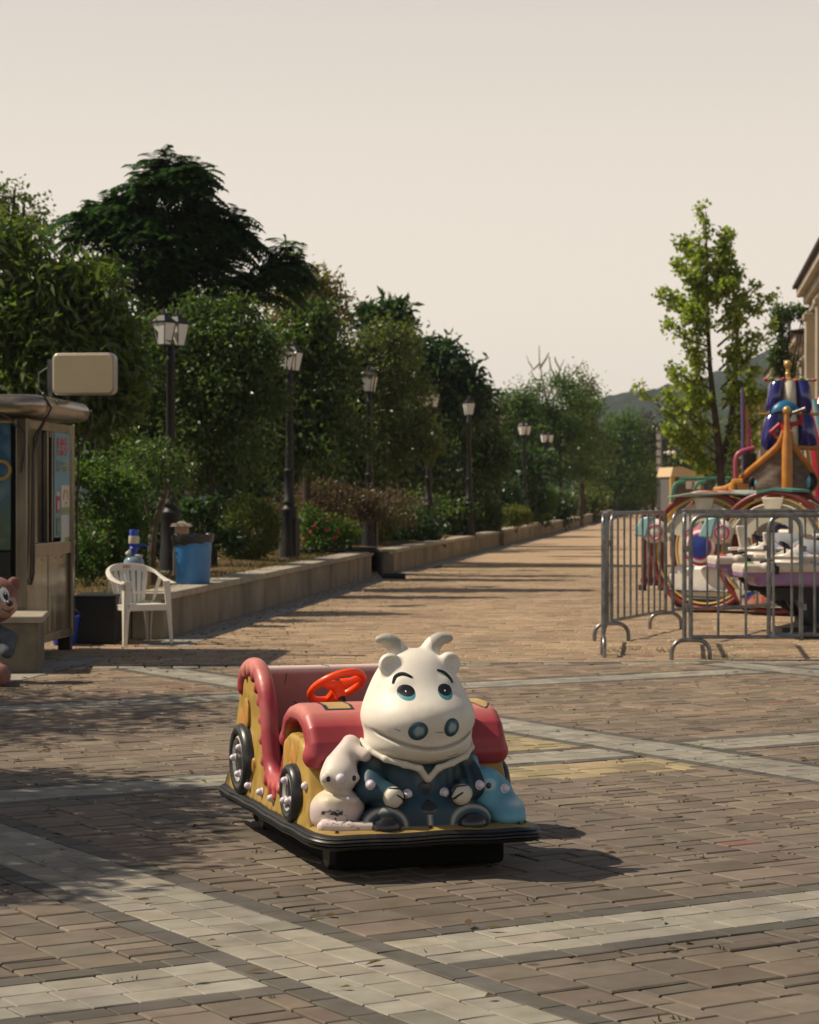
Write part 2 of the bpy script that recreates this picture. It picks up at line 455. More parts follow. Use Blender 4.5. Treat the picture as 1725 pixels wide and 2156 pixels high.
def field(u0, u1, v0, v1):
    nu = max(1, round((u1 - u0) / .094)); nv = max(1, round((v1 - v0) / .094)); su = (u1 - u0) / nu; sv = (v1 - v0) / nv
    occ = [[False] * nv for _ in range(nu)]
    for j in range(nv):
        for i in range(nu):
            if occ[i][j]: continue
            r = rnd.random()
            opts = ((3, 2), (2, 1)) if r < .34 else ((2, 1), (2, 1)) if r < .66 else ((2, 2), (2, 1)) if r < .94 else ((3, 1), (2, 1))
            for a, b in opts + ((1, 2), (1, 1)):
                if i + a <= nu and j + b <= nv and not any(occ[i + p][j + q] for p in range(a) for q in range(b)): break
            for p in range(a):
                for q in range(b): occ[i + p][j + q] = True
            u, v = u0 + i * su, v0 + j * sv
            wy = uv2w(u, v)[1]; k_ = min(1, max(0, (wy - 9) / 9)) * rnd.uniform(.2, .8); col = tuple(C_BR[q] + (C_PATH[q] * .82 - C_BR[q]) * k_ for q in range(3))  # far bricks tanner and paler: lens vignetting put into the brick colour
            if u > 5.95 and u < 7.45 and 9.08 < v < 11.8: col = C_YEL
            elif rnd.random() < .008: col = C_RED
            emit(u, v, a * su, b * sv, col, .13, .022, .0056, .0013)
def run(u0, u1, v0, v1, col, along, ln=.2):
    if along == 'u':
        p = u0
        while p < u1 - .01:
            L = min(rnd.choice((.7, .85, 1, 1)) * ln, u1 - p)
            if u1 - p - L < .06: L = u1 - p
            emit(p, v0, L, v1 - v0, col, .09, .02, .0030, .0009, .003); p += L
    else:
        p = v0
        while p < v1 - .01:
            L = min(rnd.choice((.7, .85, 1, 1)) * ln, v1 - p)
            if v1 - p - L < .06: L = v1 - p
            emit(u0, p, u1 - u0, L, col, .09, .02, .0030, .0009, .003); p += L
PA, PB = 4.35, 4.09
for k in range(-3, 5):
    ua = 3.275 + PA * k
    w3 = .39 / 3
    for i in range(3): run(ua - .195 + i * w3, ua - .195 + (i + 1) * w3, 2, 24, C_LT, 'v')
    run(ua - .295, ua - .195, 2, 24, C_DK, 'v', .22); run(ua + .195, ua + .295, 2, 24, C_DK, 'v', .22)
    fu0, fu1 = ua + .295, ua + PA - .295
    for l in range(-1, 6):
        vb = 5.92 + PB * l
        for i in range(3): run(fu0, fu1, vb - .195 + i * w3, vb - .195 + (i + 1) * w3, C_LT, 'u')
        run(fu0, fu1, vb - .295, vb - .195, C_DK, 'u', .22); run(fu0, fu1, vb + .195, vb + .295, C_DK, 'u', .22)
        field(fu0, fu1, vb + .295, vb + PB - .295)
# edging course that closes the plaza, then the path laid across
ea = math.atan(.112); x = -8.0
while x < 9:
    brick(x, kerbY(x), .215, .20, ea, shade(C_LT if rnd.random() < .8 else C_DK, .1, .03), .004, .004, .001)
    brick(x + .1, kerbY(x) + .16, .215, .115, ea, shade(C_DK, .1, .03), .004, .004, .001); x += .22
for r_ in range(0, 250):
    yy = 18.94 + r_ * .105; x = -9 + rnd.random() * .2
    if yy > 44: break
    while x < 14:
        L = rnd.choice((.21, .21, .21, .32)); y = yy + .112 * (x + L / 2)
        if vis(x, y, 1.2): brick(x + L / 2, y, L, .105, ea, shade(C_PATH if rnd.random() > .05 else C_YEL, .12, .03), .004, .005, .002)
        x += L
M_brick = mat('paving_bricks', (1, 1, 1), .78, 0, .35, col2=(.66, .64, .60), nscale=7, ndetail=9, bstr=.35, bscale=140, bdist=.002, attr=True, lo=.3, hi=.75)
nt = M_brick.node_tree; bs = [n for n in nt.nodes if n.type == 'BSDF_PRINCIPLED'][0]; src = bs.inputs['Base Color'].links[0].from_socket
blot = ramp(nt, noise(nt, .55, 7, .65), [(.38, (.74, .74, .75)), (.60, (1.06, 1.05, 1.03))])
vo = nt.nodes.new('ShaderNodeTexVoronoi'); vo.inputs['Scale'].default_value = 2.3; tcv = nt.nodes.new('ShaderNodeTexCoord'); nt.links.new(tcv.outputs['Object'], vo.inputs['Vector'])
gum = ramp(nt, vo.outputs['Distance'], [(.035, (.45, .45, .45)), (.055, (1, 1, 1))])
src = mix_rgb(nt, mix_rgb(nt, src, blot, 1.0, 'MULTIPLY'), gum, 1.0, 'MULTIPLY'); nt.links.new(src, bs.inputs['Base Color'])
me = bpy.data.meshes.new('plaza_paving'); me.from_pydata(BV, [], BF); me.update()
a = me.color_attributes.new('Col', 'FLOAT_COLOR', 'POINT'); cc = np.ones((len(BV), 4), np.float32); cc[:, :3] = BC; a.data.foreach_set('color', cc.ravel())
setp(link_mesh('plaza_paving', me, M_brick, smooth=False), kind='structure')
# far part of the path, laid as one sheet of the same bricks
p = MB(); p.add([(-12, 44.6, -.003), (30, 48.5, -.003), (60, 420, -.003), (-12, 420, -.003)], [(0, 1, 2, 3)])
setp(p.build('path_paving', mat('path_far_bricks', (.42, .300, .190), .85, 0, .3, col2=(.31, .22, .14), nscale=1.6, ndetail=10, stretch=(.25, 1, 1), bstr=.3, bscale=7, bdist=.02), smooth=False), kind='structure')
# pale kerb strips at the foot of the planter walls
WL = [(-2.51, 21.0), (-.64, 39.07), (2.57, 63.3), (8.0, 105.0), (21.0, 210.0), (34, 330)]
M_strip = mat('kerb_strip_stone', (.33, .31, .265), .8, 0, .3, col2=(.23, .215, .18), nscale=3, ndetail=8, bstr=.1)
s = MB()
for (x0, y0), (x1, y1) in zip(WL, WL[1:]):
    s.add([(x0 - .05, y0, .004), (x0 + .42, y0, .004), (x1 + .42, y1, .004), (x1 - .05, y1, .004)], [(0, 1, 2, 3)])
s.add([(-4.2, 14.1, .004), (-3.42, 14.3, .004), (-2.55, 19.6, .004), (-2.98, 19.6, .004)], [(0, 1, 2, 3)])
setp(s.build('kerb_strip', M_strip, smooth=False), kind='structure')
# planted bed behind the walls
bed = MB(); nb_ = 60
V_, Q_ = [], []
ys = [22.15 + (330 - 22.15) * (i / 59) ** 2.2 for i in range(60)]
def wallx(y):
    for (x0, y0), (x1, y1) in zip(WL, WL[1:]):
        if y <= y1: return x0 + (x1 - x0) * (y - y0) / (y1 - y0)
    return WL[-1][0]
for y in ys:
    for j in range(16):
        t = j / 15; V_.append((wallx(y) - .12 - 40 * t ** 2, y, .40 + (.05 * math.sin(y * 2.1 + t * 9) + .04 * math.sin(t * 31 + y)) * min(1, t * 8)))
Q_ = [(i * 16 + j + 1, i * 16 + j, (i + 1) * 16 + j, (i + 1) * 16 + j + 1) for i in range(59) for j in range(15)]
bed.add(V_, Q_); setp(bed.build('planter_soil', M_soil), kind='structure')

# ================================================================ planter walls
def wall_seg(label, p0, p1, h, th=.32, panel=.95, z_c=.07):
    d = Vector((p1[0] - p0[0], p1[1] - p0[1], 0)); L = d.length; ang = math.atan2(d.y, d.x)
    t = thing('planter_wall', label, 'low wall', (p0[0], p0[1], 0), ang, 'granite planter walls along the path')
    b = MB(); n = max(1, round(L / panel)); pl = L / n
    b.box((L / 2, th / 2 + .012, (h - z_c) / 2 - .01), (L - .02, th - .02, h - z_c))
    for i in range(n): b.box((pl * (i + .5), .012, (h - z_c) / 2), (pl - .012, .024, h - z_c - .01))
    for xx in (0.0, L): b.box((xx, th / 2, (h - z_c) / 2), (.024, th - .03, h - z_c - .012))
    b.build('facing', M_wall, t, smooth=False, bevel=.004, seg=1)
    c = MB(); k = max(1, round(L / 1.2)); cl = L / k
    for i in range(k): c.box((cl * (i + .5), th / 2 - .015, h - z_c / 2), (cl - .006, th + .05, z_c))
    c.build('coping', M_cope, t, smooth=False, bevel=.006, seg=2)
    return t
wall_seg('nearest stretch of low granite wall, running behind the white chair and under the blue bin', (-2.405, 22.0), (-.66, 38.9), .455)
wall_seg('second stretch of low granite wall, its end standing by the black drain pipe', (-.28, 41.6), (2.50, 63.0), .43)
wall_seg('third stretch of low granite wall, below the round lit bush', (2.72, 64.5), (7.9, 104.5), .45)
wall_seg('far stretch of low granite wall, curving off behind the left crowd barrier', (8.3, 107.5), (20.5, 205), .5, panel=3)
wall_seg('farthest stretch of low granite wall, ending beside the tan roofed pavilion', (21.2, 212), (33, 325), .6, panel=6)
wall_seg('front end of the granite planter, facing the camera behind the black crate', (-7.5, 22.02), (-2.74, 22.02), .43)
# drain pipe that drops over the end of the first wall
dp = MB(); X0, Y0 = -.62, 38.3
dp.tube([(X0 - 1.3, Y0 + .2, .47), (X0 - .3, Y0 + .05, .49), (X0 + .04, Y0, .485), (X0 + .13, Y0 - .02, .40), (X0 + .13, Y0 - .03, .1), (X0 + .17, Y0 - .05, .05), (X0 + .55, Y0 - .12, .05)], .05, 10)
setp(dp.build('drain_pipe', M_black), 'black pipe bent over the end of the nearest granite wall', 'pipe')

# ================================================================ street lamps
def make_lamp():
    t = thing('street_lamp', 'x', 'street lamp', (0, 0, 0))
    p = MB(); p.lathe([(.17, 0), (.17, .04), (.15, .06), (.125, .40), (.115, .72), (.125, .74), (.125, .78), (.10, .80), (.085, .84), (.10, .87), (.10, .90), (.075, .93), (.072, 1.3), (.085, 1.32), (.085, 1.36), (.062, 1.38), (.048, 2.62), (.062, 2.64), (.062, 2.68), (.05, 2.70), (.05, 2.88), (.03, 2.92)], n=14)
    p.build('pole', M_black, t)
    d = MB(); d.box((0, -.135, .36), (.13, .03, .56)); d.build('access_hatch', M_black, t, smooth=False, bevel=.006)
    a = MB(); a.tube([(-.125, 0, 2.82), (0, 0, 2.86), (.125, 0, 2.82)], .022, 8)
    for s in (-1, 1): a.tube([(s * .02, 0, 2.70), (s * .08, 0, 2.74), (s * .115, 0, 2.82)], .014, 7)
    a.build('crossarm', M_black, t)
    for s in (-1, 1):
        L = MB(); cx = s * .125
        rc = lambda r, z: [(cx + r * sx, r * sy, z) for sx, sy in ((-1, -1), (1, -1), (1, 1), (-1, 1))]
        g_ = MB(); g_.add(rc(.060, 2.845) + rc(.102, 3.105), [(0, 1, 5, 4), (1, 2, 6, 5), (2, 3, 7, 6), (3, 0, 4, 7), (3, 2, 1, 0), (4, 5, 6, 7)])
        for q0, q1 in zip(rc(.062, 2.84), rc(.104, 3.11)): L.tube([q0, q1], .008, 4)
        L.box((cx, 0, 2.835), (.14, .14, .02)); L.box((cx, 0, 3.12), (.225, .225, .022))
        L.add(rc(.106, 3.13) + rc(.04, 3.20), [(0, 1, 5, 4), (1, 2, 6, 5), (2, 3, 7, 6), (3, 0, 4, 7), (4, 5, 6, 7)])
        L.box((cx, 0, 3.21), (.08, .08, .03)); L.lathe([(.03, 0), (.02, .03), (.012, .06), (.004, .08)], (cx, 0, 3.225), n=8)
        o = L.build('lantern', M_black, t, smooth=False); g_.build('glass', M_frost, o, smooth=False)
    return t
LAMPS = [(360, 29.1, 55, 'black lamp post behind the blue bin, tallest and nearest of the row'),
 (609, 35.2, 62, 'black lamp post beside the clipped round hedge, one lantern half hidden by yellow leaves'),
 (778, 42.8, 78, 'black lamp post rising from the yellow-topped clipped bush'),
 (903, 50.7, 35, 'black lamp post almost hidden among the leaves, between two clear ones'),
 (988, 56, 100, 'black lamp post with its twin lanterns side by side, right of the leaf-hidden one'),
 (1105, 76, 48, 'black lamp post behind the round lit bush'),
 (1151, 88, 20, 'small distant black lamp post just right of the round lit bush'),
 (1181, 95, 105, 'small distant black lamp post at the end of the third wall stretch'),
 (1228, 112, 50, 'tiny distant lamp post with grey lantern among the far trees'),
 (1045, 64, 15, 'slim dark lamp post with its lantern lost in leaves, left of the round lit bush'),
 (1300, 150, 70, 'faintest lamp post, farthest along the tree row')]
lamp = make_lamp()
for i, (px, Y, rz, lab) in enumerate(LAMPS):
    o = lamp if i == 0 else copy_tree(lamp)
    o.location = (gx(px, Y), Y, .38); o.rotation_euler = (0, R(rnd.uniform(-.5, .5)), R(rz)); o.scale = (1.05, 1.05, 1.02 + .0009 * Y)
    setp(o, lab, 'street lamp', 'black lamp posts along the planted bed')
# ================================================================ the cow kiddie car (local: x to the photo's right, y to its back, z up)
kart = thing('kiddie_ride_car', 'mustard and red coin ride car with a white horned cow figure on its front', 'ride car', (-.1454, 9.0258, 0), R(17.2))
K_paint = mat('moulded_paint', (1, 1, 1), .50, 0, .35, col2=(.76, .73, .67), nscale=8, ndetail=11, attr=True, lo=.5, hi=.86, bstr=.05, bscale=60, bdist=.002)
K_gloss = mat('glossy_paint', (1, 1, 1), .46, 0, .42, col2=(.76, .74, .72), nscale=8, ndetail=11, attr=True, lo=.45, hi=.85, coat=.06)
K_black = mat('gloss_black_paint', (.012, .013, .014), .28, 0, .5, coat=.3)
K_orange = mat('orange_plastic', (1.0, .085, .010), .32, 0, .5)
K_bulb = mat('lilac_white_bulb', (.66, .60, .66), .25, 0, .5)
def ss(a, b, x): t = np.clip((x - a) / (b - a), 0, 1); return t * t * (3 - 2 * t)
def lerp(c0, c1, t): t = np.asarray(t)[:, None]; return np.asarray(c0) * (1 - t) + np.asarray(c1) * t
def vn(V, s, seed=0):           # cheap smooth value noise for airbrush mottling
    return .5 + .25 * (np.sin(V[:, 0] * s + seed) * np.cos(V[:, 1] * s * 1.3 + 2 * seed) + np.sin(V[:, 2] * s * .9 + 1.7 * seed + 2 * np.sin(V[:, 0] * s * .6)))
YEL, YELD, ORG = (.42, .275, .062), (.25, .155, .035), (.58, .20, .05)
RED, REDP, PINK = (.34, .042, .055), (.58, .23, .19), (.50, .245, .235)
WHT, TEAL, TEALD = (.74, .70, .62), (.022, .062, .088), (.008, .018, .026)
HIP, HIPL, MOUSE = (.13, .36, .47), (.42, .56, .58), (.62, .52, .49)

def rrect(x0, x1, y0, y1, r, n=8, bow=0):
    pts = []
    for cx, cy, a0 in ((x1 - r, y1 - r, 0), (x0 + r, y1 - r, 90), (x0 + r, y0 + r, 180), (x1 - r, y0 + r, 270)):
        for i in range(n + 1):
            a = R(a0 + 90 * i / n); pts.append((cx + r * math.cos(a), cy + r * math.sin(a)))
    out = []
    for i, p in enumerate(pts):                       # subdivide the straights
        q = pts[(i + 1) % len(pts)]; d = math.hypot(q[0] - p[0], q[1] - p[1]); k = max(1, int(d / .04))
        out += [(p[0] + (q[0] - p[0]) * j / k, p[1] + (q[1] - p[1]) * j / k) for j in range(k)]
    return [(x, y - bow * max(0, 1 - (x / .44) ** 2) if y < 0 else y) for x, y in out]
OUT = rrect(-.42, .408, -.775, .855, .085, bow=.02)
def offs(poly, d):
    n = len(poly); o = []
    for i in range(n):
        a, b = poly[i - 1], poly[(i + 1) % n]; tx, ty = b[0] - a[0], b[1] - a[1]; L = math.hypot(tx, ty) or 1
        o.append((poly[i][0] + ty / L * d, poly[i][1] - tx / L * d))
    return o
def wob(i, k): return .0022 * math.sin(i * .31 + k) + .0016 * math.sin(i * .83 + 2 * k)
# rubber bumper with moulded ridges
prof = [(-.02, .168), (.012, .170), (.026, .163), (.032, .155), (.027, .151), (.036, .147), (.040, .138), (.030, .134), (.040, .130), (.040, .122), (.030, .118), (.037, .114), (.034, .103), (.020, .094), (-.02, .092)]
V_, n_ = [], len(OUT)
for d, z in prof:
    for i, (x, y) in enumerate(offs(OUT, d)): V_.append((x, y, .170 - (.170 - z) * .70 + wob(i, 0)))
b = MB(); m_ = len(prof)
b.add(V_, [(k * n_ + i, k * n_ + (i + 1) % n_, (k + 1) % m_ * n_ + (i + 1) % n_, (k + 1) % m_ * n_ + i) for k in range(m_) for i in range(n_)])
b.build('bumper', M_rubber, kart, angle=50)
# mustard deck flange, with rusty screws
V_, Q_ = [], []
ring = [(0.004, .158), (0.004, .1715), (-.012, .1765), (-.07, .180)]
for d, z in ring: V_ += [(x, y, z + wob(i, 0)) for i, (x, y) in enumerate(offs(OUT, d))]
Q_ = [(k * n_ + i, k * n_ + (i + 1) % n_, (k + 1) * n_ + (i + 1) % n_, (k + 1) * n_ + i) for k in range(3) for i in range(n_)] + [tuple(3 * n_ + i for i in range(n_))]
b = MB(); b.add(V_, Q_)
dk = b.build('deck', mat('deck_paint', (.34, .23, .065), .55, 0, .4, col2=(.15, .11, .055), nscale=7, ndetail=9, lo=.4, hi=.75), kart)
M_rust = mat('rusty_screw', (.075, .035, .015), .8, .2, .3)
for i in range(4, n_, 5):
    x, y = offs(OUT, -.022)[i]
    if x < .1 or y < -.5:
        b = MB(); b.lathe([(.009, 0), (.009, .003), (.006, .004), (.006, .009), (.003, .011)], (x, y, .176 + wob(i, 0)), n=8); b.build('screw', M_rust, dk)
b = MB(); b.box((0, .03, .080), (.66, 1.36, .13)); b.build('chassis', mat('matt_black_skirt', (.006, .006, .006), .9, 0, .1), kart, bevel=.02)
for sx in (-1, 1):
    for y in (-.5, .55):
        b = MB(); b.lathe([(.0, -.02), (.05, -.02), (.058, -.01), (.058, .01), (.05, .02), (.0, .02)], (sx * .31, y, .058), 'x', 20); b.build('caster', M_rubber, kart)

# ---- moulded shell: side panels, cowl block, back wall
SIDE = [(.815, .150), (.80, .20), (.735, .33), (.665, .46), (.59, .60), (.52, .665), (.41, .685), (.30, .665), (.215, .60), (.165, .53), (.135, .45), (.112, .37), (.08, .30), (.01, .265), (-.075, .262), (-.125, .30), (-.15, .38), (-.17, .455), (-.25, .49), (-.38, .49), (-.445, .465), (-.495, .42), (-.555, .30), (-.605, .150)]
PUFF = [(-.418, .50, .46, .075, .060), (-.418, .44, .50, .05, .07), (-.418, .455, .40, .05, .05), (-.418, .36, .245, .035, .055), (-.416, .33, .30, .03, .035),
        (-.410, -.33, .40, .05, .055), (-.408, -.37, .445, .03, .045), (-.410, -.30, .35, .045, .045), (-.408, -.24, .43, .035, .05)]
def shell(P):
    X, Y, Z = P
    d2 = sd_poly(Y, Z, SIDE); flare = .020 * np.clip((.32 - Z) / .15, 0, 1) ** 1.5
    out = None
    for s in (-1, 1):
        w = np.abs(X - s * ((.385 if s < 0 else .345) + flare)) - .026
        a, b_ = d2 + .016, w + .016
        q = np.sqrt(np.maximum(a, 0) ** 2 + np.maximum(b_, 0) ** 2) + np.minimum(np.maximum(a, b_), 0) - .016
        out = q if out is None else np.minimum(out, q)
    tap = .105 * np.clip((Z - .17) / .3, 0, 1)
    cowl = sd_box((X + .020 * (X < 9), Y - tap * (Y < -.30) * np.clip((-.30 - Y) / .15, 0, 1), Z), (0, -.37, .31), (.380, .245, .18), .07)
    out = smin(out, cowl, .03)
    back = sd_box((X, Y - .34 * np.clip(.68 - Z, -.1, .6) * .62, Z), (0, .515, .42), (.38, .035, .27), .03)
    out = smin(out, back, .02)
    for x, y, z, ry, rz in PUFF: out = smin(out, sd_ell(P, (x, y, z), (.0085, ry, rz)), .004)
    out = out + .0035 * np.sin(Z * 37 + 3 * np.sin(Y * 21)) * np.sin(Y * 33 + 2) * np.clip((.5 - Z) * 5, 0, 1)
    return out
def shell_col(V):
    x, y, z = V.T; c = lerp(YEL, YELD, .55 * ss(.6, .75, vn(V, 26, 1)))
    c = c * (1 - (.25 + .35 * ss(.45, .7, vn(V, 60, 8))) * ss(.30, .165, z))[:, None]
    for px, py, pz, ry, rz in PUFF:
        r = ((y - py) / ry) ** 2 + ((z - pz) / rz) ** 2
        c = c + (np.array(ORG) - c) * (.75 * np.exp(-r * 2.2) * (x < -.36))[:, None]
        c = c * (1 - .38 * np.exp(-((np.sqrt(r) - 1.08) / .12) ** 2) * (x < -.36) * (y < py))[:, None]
    pk = ss(.352, .345, np.abs(x)) * (y > -.13) * (z > .185) * (y < .62)
    c = c + (np.array(PINK) - c) * pk[:, None]
    top = ss(.655, .672, z) * (y > .3) * (np.abs(x) < .37); c = c + (np.array((.70, .52, .46)) - c) * top[:, None]  # seat back's top edge paler, its sunlit line put into the colour
    return c
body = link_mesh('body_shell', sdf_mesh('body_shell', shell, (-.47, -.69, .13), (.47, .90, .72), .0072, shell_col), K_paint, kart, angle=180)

# ---- red rolled rim along each side, with drips like icing
PATH = [(.560, .60), (.550, .635), (.515, .672), (.44, .695), (.35, .697), (.27, .672), (.205, .62), (.165, .555), (.14, .48), (.118, .40), (.092, .325), (.045, .282), (-.015, .266), (-.075, .268), (-.118, .296), (-.145, .36), (-.168, .43)]
def smooth_path(pts, k=4):
    o = []
    for i in range(len(pts) - 1):
        p0, p1, p2, p3 = [np.array(pts[min(max(j, 0), len(pts) - 1)]) for j in (i - 1, i, i + 1, i + 2)]
        for j in range(k):
            t = j / k; o.append(.5 * ((2 * p1) + (p2 - p0) * t + (2 * p0 - 5 * p1 + 4 * p2 - p3) * t * t + (3 * p1 - p0 - 3 * p2 + p3) * t ** 3))
    return [tuple(q) for q in o] + [tuple(pts[-1])]
for s in (-1, 1):
    def rim(P, s=s):
        out = None; SP = smooth_path(PATH, 3)
        for i in range(len(SP) - 1):
            r0 = .037 if i < 36 else .037 - .0018 * (i - 36)
            q = sd_cone(P, ((s * .392 if s < 0 else .355), *SP[i]), ((s * .392 if s < 0 else .355), *SP[i + 1]), r0, r0)
            out = q if out is None else np.minimum(out, q)
        for i in range(8, len(SP) - 5, 3):                 # drips towards the panel
            a = np.array(SP[i]); t = np.array(SP[i + 1]) - a; t /= np.linalg.norm(t); nn = np.array([-t[1], t[0]])
            L = .029 + .005 * math.sin(i * 2.7) + .014 * (a[1] < .30); c = a + nn * L
            out = smin(out, sd_cone(P, (s * .412 + .03 * (s > 0) * -1, *(a + nn * .012)), (s * .414 - .03 * (s > 0), *c), .021, .019), .010)
        return out
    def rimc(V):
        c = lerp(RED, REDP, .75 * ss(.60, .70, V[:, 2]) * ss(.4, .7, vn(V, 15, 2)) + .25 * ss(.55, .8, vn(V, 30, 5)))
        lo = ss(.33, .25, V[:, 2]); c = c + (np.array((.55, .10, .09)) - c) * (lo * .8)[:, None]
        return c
    x0, x1 = sorted((s * .335, s * .45))
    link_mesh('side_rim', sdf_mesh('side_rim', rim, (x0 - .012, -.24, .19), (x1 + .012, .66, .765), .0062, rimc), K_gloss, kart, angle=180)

# ---- hood: a wide red roll with curled lips
HOOD = [(-.115, .455), (-.118, .50), (-.15, .550), (-.215, .583), (-.30, .600), (-.395, .598), (-.475, .577), (-.535, .535), (-.570, .48), (-.580, .43), (-.560, .395), (-.50, .40), (-.20, .44), (-.14, .432)]
def hood(P):
    X, Y, Z = P; yy = Y
    d2 = sd_poly(yy, Z, HOOD); w = np.abs(X + .024) - .398; r = .045
    a, b_ = d2 + r * .6, w + r
    q = np.sqrt(np.maximum(a, 0) ** 2 + np.maximum(b_, 0) ** 2) + np.minimum(np.maximum(a, b_), 0) - r * .8
    for yl, zl, rr in ((-.132, .452, .034), (-.534, .428, .044)):
        q = smin(q, sd_cone(P, (-.385, yl, zl), (.335, yl, zl), rr, rr), .02)
    rec = np.maximum(sd_poly(Y, Z + .0, [(-.165, .30), (-.17, .475), (-.205, .520), (-.28, .545), (-.38, .545), (-.45, .52), (-.49, .475), (-.498, .30)]), X + .350)
    return smax(q, -rec, .016)
def hood_col(V):
    x, y, z = V.T
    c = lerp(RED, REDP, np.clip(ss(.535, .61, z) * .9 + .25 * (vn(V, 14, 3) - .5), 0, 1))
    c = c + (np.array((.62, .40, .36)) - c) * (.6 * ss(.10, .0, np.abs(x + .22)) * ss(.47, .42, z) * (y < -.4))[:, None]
    for x0, x1, zig in ((-.305, -.215, 0), (.250, .345, 1)):
        yb = -.435 if not zig else -.43 + .03 * np.sin((x - x0) * 75)
        inside = (x > x0) & (x < x1) & (y > yb) & (y < -.2) & (z > .5)
        edge = (x > x0 - .012) & (x < x1 + .012) & (y > yb - .018) & (y < -.2) & (z > .5)
        c[edge] = (.015, .02, .02); c[inside & ((np.abs(x - x0) > .004) if not zig else inside)] = (.47, .32, .12)
    rec = (x < -.325) & (z < .50) & (y > -.48) & (y < -.17) & (x > -.42); c[rec] = YELD
    return c
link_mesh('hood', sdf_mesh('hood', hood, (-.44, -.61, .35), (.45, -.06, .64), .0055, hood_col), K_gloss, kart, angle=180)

# ---- seat, steering wheel
b = MB(); b.box((0, .26, .395), (.66, .36, .09)); b.build('seat', mat('black_vinyl', (.016, .014, .015), .45, 0, .5), kart, bevel=.03, seg=4)
b = MB(); b.box((0, .23, .27), (.68, .44, .16)); b.build('seat_base', mat('pink_fibreglass', PINK, .5, 0, .4, col2=(.40, .18, .18), nscale=4), kart, bevel=.015)
sw = Vector((-.135, .06, .638)); nrm = Vector((-.20, .52, .83)).normalized(); q = nrm.to_track_quat('Z', 'Y')
b = MB(); b.cyl(sw - nrm * .02, sw - nrm * .16 + Vector((.012, -.01, 0)), .013, n=14); col_ = b.build('steering_column', K_black, kart)
b = MB(); b.torus(sw, .112, .0145, nrm, 56, 14)
W = MB(); W.tube([sw - nrm * .055, sw - nrm * .012, sw + nrm * .008], [.022, .026, .030], 20)
for a in (20, 140, 262):
    d = q @ Vector((math.cos(R(a)), math.sin(R(a)), 0)); W.tube([sw + d * .02, sw + d * .06 - nrm * .004, sw + d * .110], [.024, .016, .013], 10, sq=.6)
st = b.build('steering_wheel', K_orange, kart); W.build('hub', K_orange, st)

# ---- wheels: moulded discs with three bulbs each
def tri_bulb(p, axis, parent, r=.015):
    v = Vector(axis).normalized(); qq = v.to_track_quat('Z', 'Y'); o = MB()
    prof = [(r * 1.25, 0), (r * 1.28, .004), (r * 1.02, .006), (r, .012), (r * .86, .019), (r * .5, .0245), (r * .12, .0262)]
    n = 14; vs = [Vector(p) + qq @ Vector((a * math.cos(2 * math.pi * k / n), a * math.sin(2 * math.pi * k / n), h)) for a, h in prof for k in range(n)]
    fs = [(i * n + k, i * n + (k + 1) % n, (i + 1) * n + (k + 1) % n, (i + 1) * n + k) for i in range(len(prof) - 1) for k in range(n)] + [tuple((len(prof) - 1) * n + k for k in range(n))]
    o.add(vs, fs); return o.build('bulb', K_bulb, parent)
M_tyre = mat('moulded_tyre_paint', (.014, .015, .016), .38, 0, .5, col2=(.06, .06, .056), nscale=14, ndetail=8, lo=.55, hi=.8, coat=.2)
M_wring = mat('wheel_ring_paint', (.42, .41, .37), .45, 0, .4, col2=(.08, .085, .085), nscale=11, ndetail=6, lo=.42, hi=.62)
for s in (-1, 1):
    for (y, z, r, bl) in ((.475, .308, .150, ((-.55, .60), (.62, .02), (-.32, -.60)) ), (-.37, .275, .112, ((.30, .66), (.48, -.46), (-.52, -.36)))):
        xo = s * .452 if s < 0 else .415; d = -s
        b = MB(); b.lathe([(r * .66, d * .010), (r * .72, d * .0), (r * .86, d * -.003), (r * .95, d * .004), (r, d * .022), (r, d * .075)], (xo, y, z), 'x', 44, caps=False)
        wz = b.build('wheel', M_tyre, kart, angle=60)
        b = MB(); b.lathe([(r * .50, d * .012), (r * .60, d * .002), (r * .69, d * .012)], (xo, y, z), 'x', 44, caps=False); b.build('wheel_ring', M_wring, wz)
        b = MB(); b.lathe([(.001, d * .010), (r * .3, d * .011), (r * .52, d * .014)], (xo, y, z), 'x', 32); b.build('hub_cap', K_black, wz)
        for by, bz in bl: tri_bulb((xo - d * -.010, y + by * r * .62, z + bz * r * .62), (s, 0, 0), wz, .014)
for y in (.345, .135, -.055): tri_bulb((-.424, y, .214), (-1, -.1, .1), kart)
for y in (.345, .135, -.055): tri_bulb((.384, y, .214), (1, -.1, .1), kart)
tri_bulb((-.408, -.515, .318), (-.85, -.5, .1), kart)

# ---- the cow figure: coat and arms, head, horns, hands, boots
def coat(P):
    X = np.abs(P[0]); Q = (X, P[1], P[2])
    d = sd_ell(P, (0, -.555, .325), (.185, .135, .175))
    d = smin(d, sd_ell(P, (0, -.60, .225), (.21, .145, .085)), .05)
    d = smin(d, sd_cone(Q, (.165, -.575, .395), (.195, -.645, .315), .060, .058), .025)
    d = smin(d, sd_cone(Q, (.195, -.645, .315), (.13, -.705, .292), .058, .040), .012)
    d = smin(d, sd_ell(Q, (.165, -.70, .20), (.088, .055, .062)), .02); d = smin(d, sd_ell(P, (0, -.66, .185), (.15, .095, .040)), .03)
    for a, b_ in zip(COLLAR, COLLAR[1:]): d = smin(d, sd_cone(Q, a, b_, .012, .012), .010)
    d = smin(d, sd_ell(Q, (.132, -.728, .291), (.036, .024, .036)), .006)
    return d
COLLAR = [(.214, -.555, .492), (.198, -.635, .456), (.155, -.695, .430), (.092, -.730, .411), (.036, -.738, .395), (0, -.722, .350)]
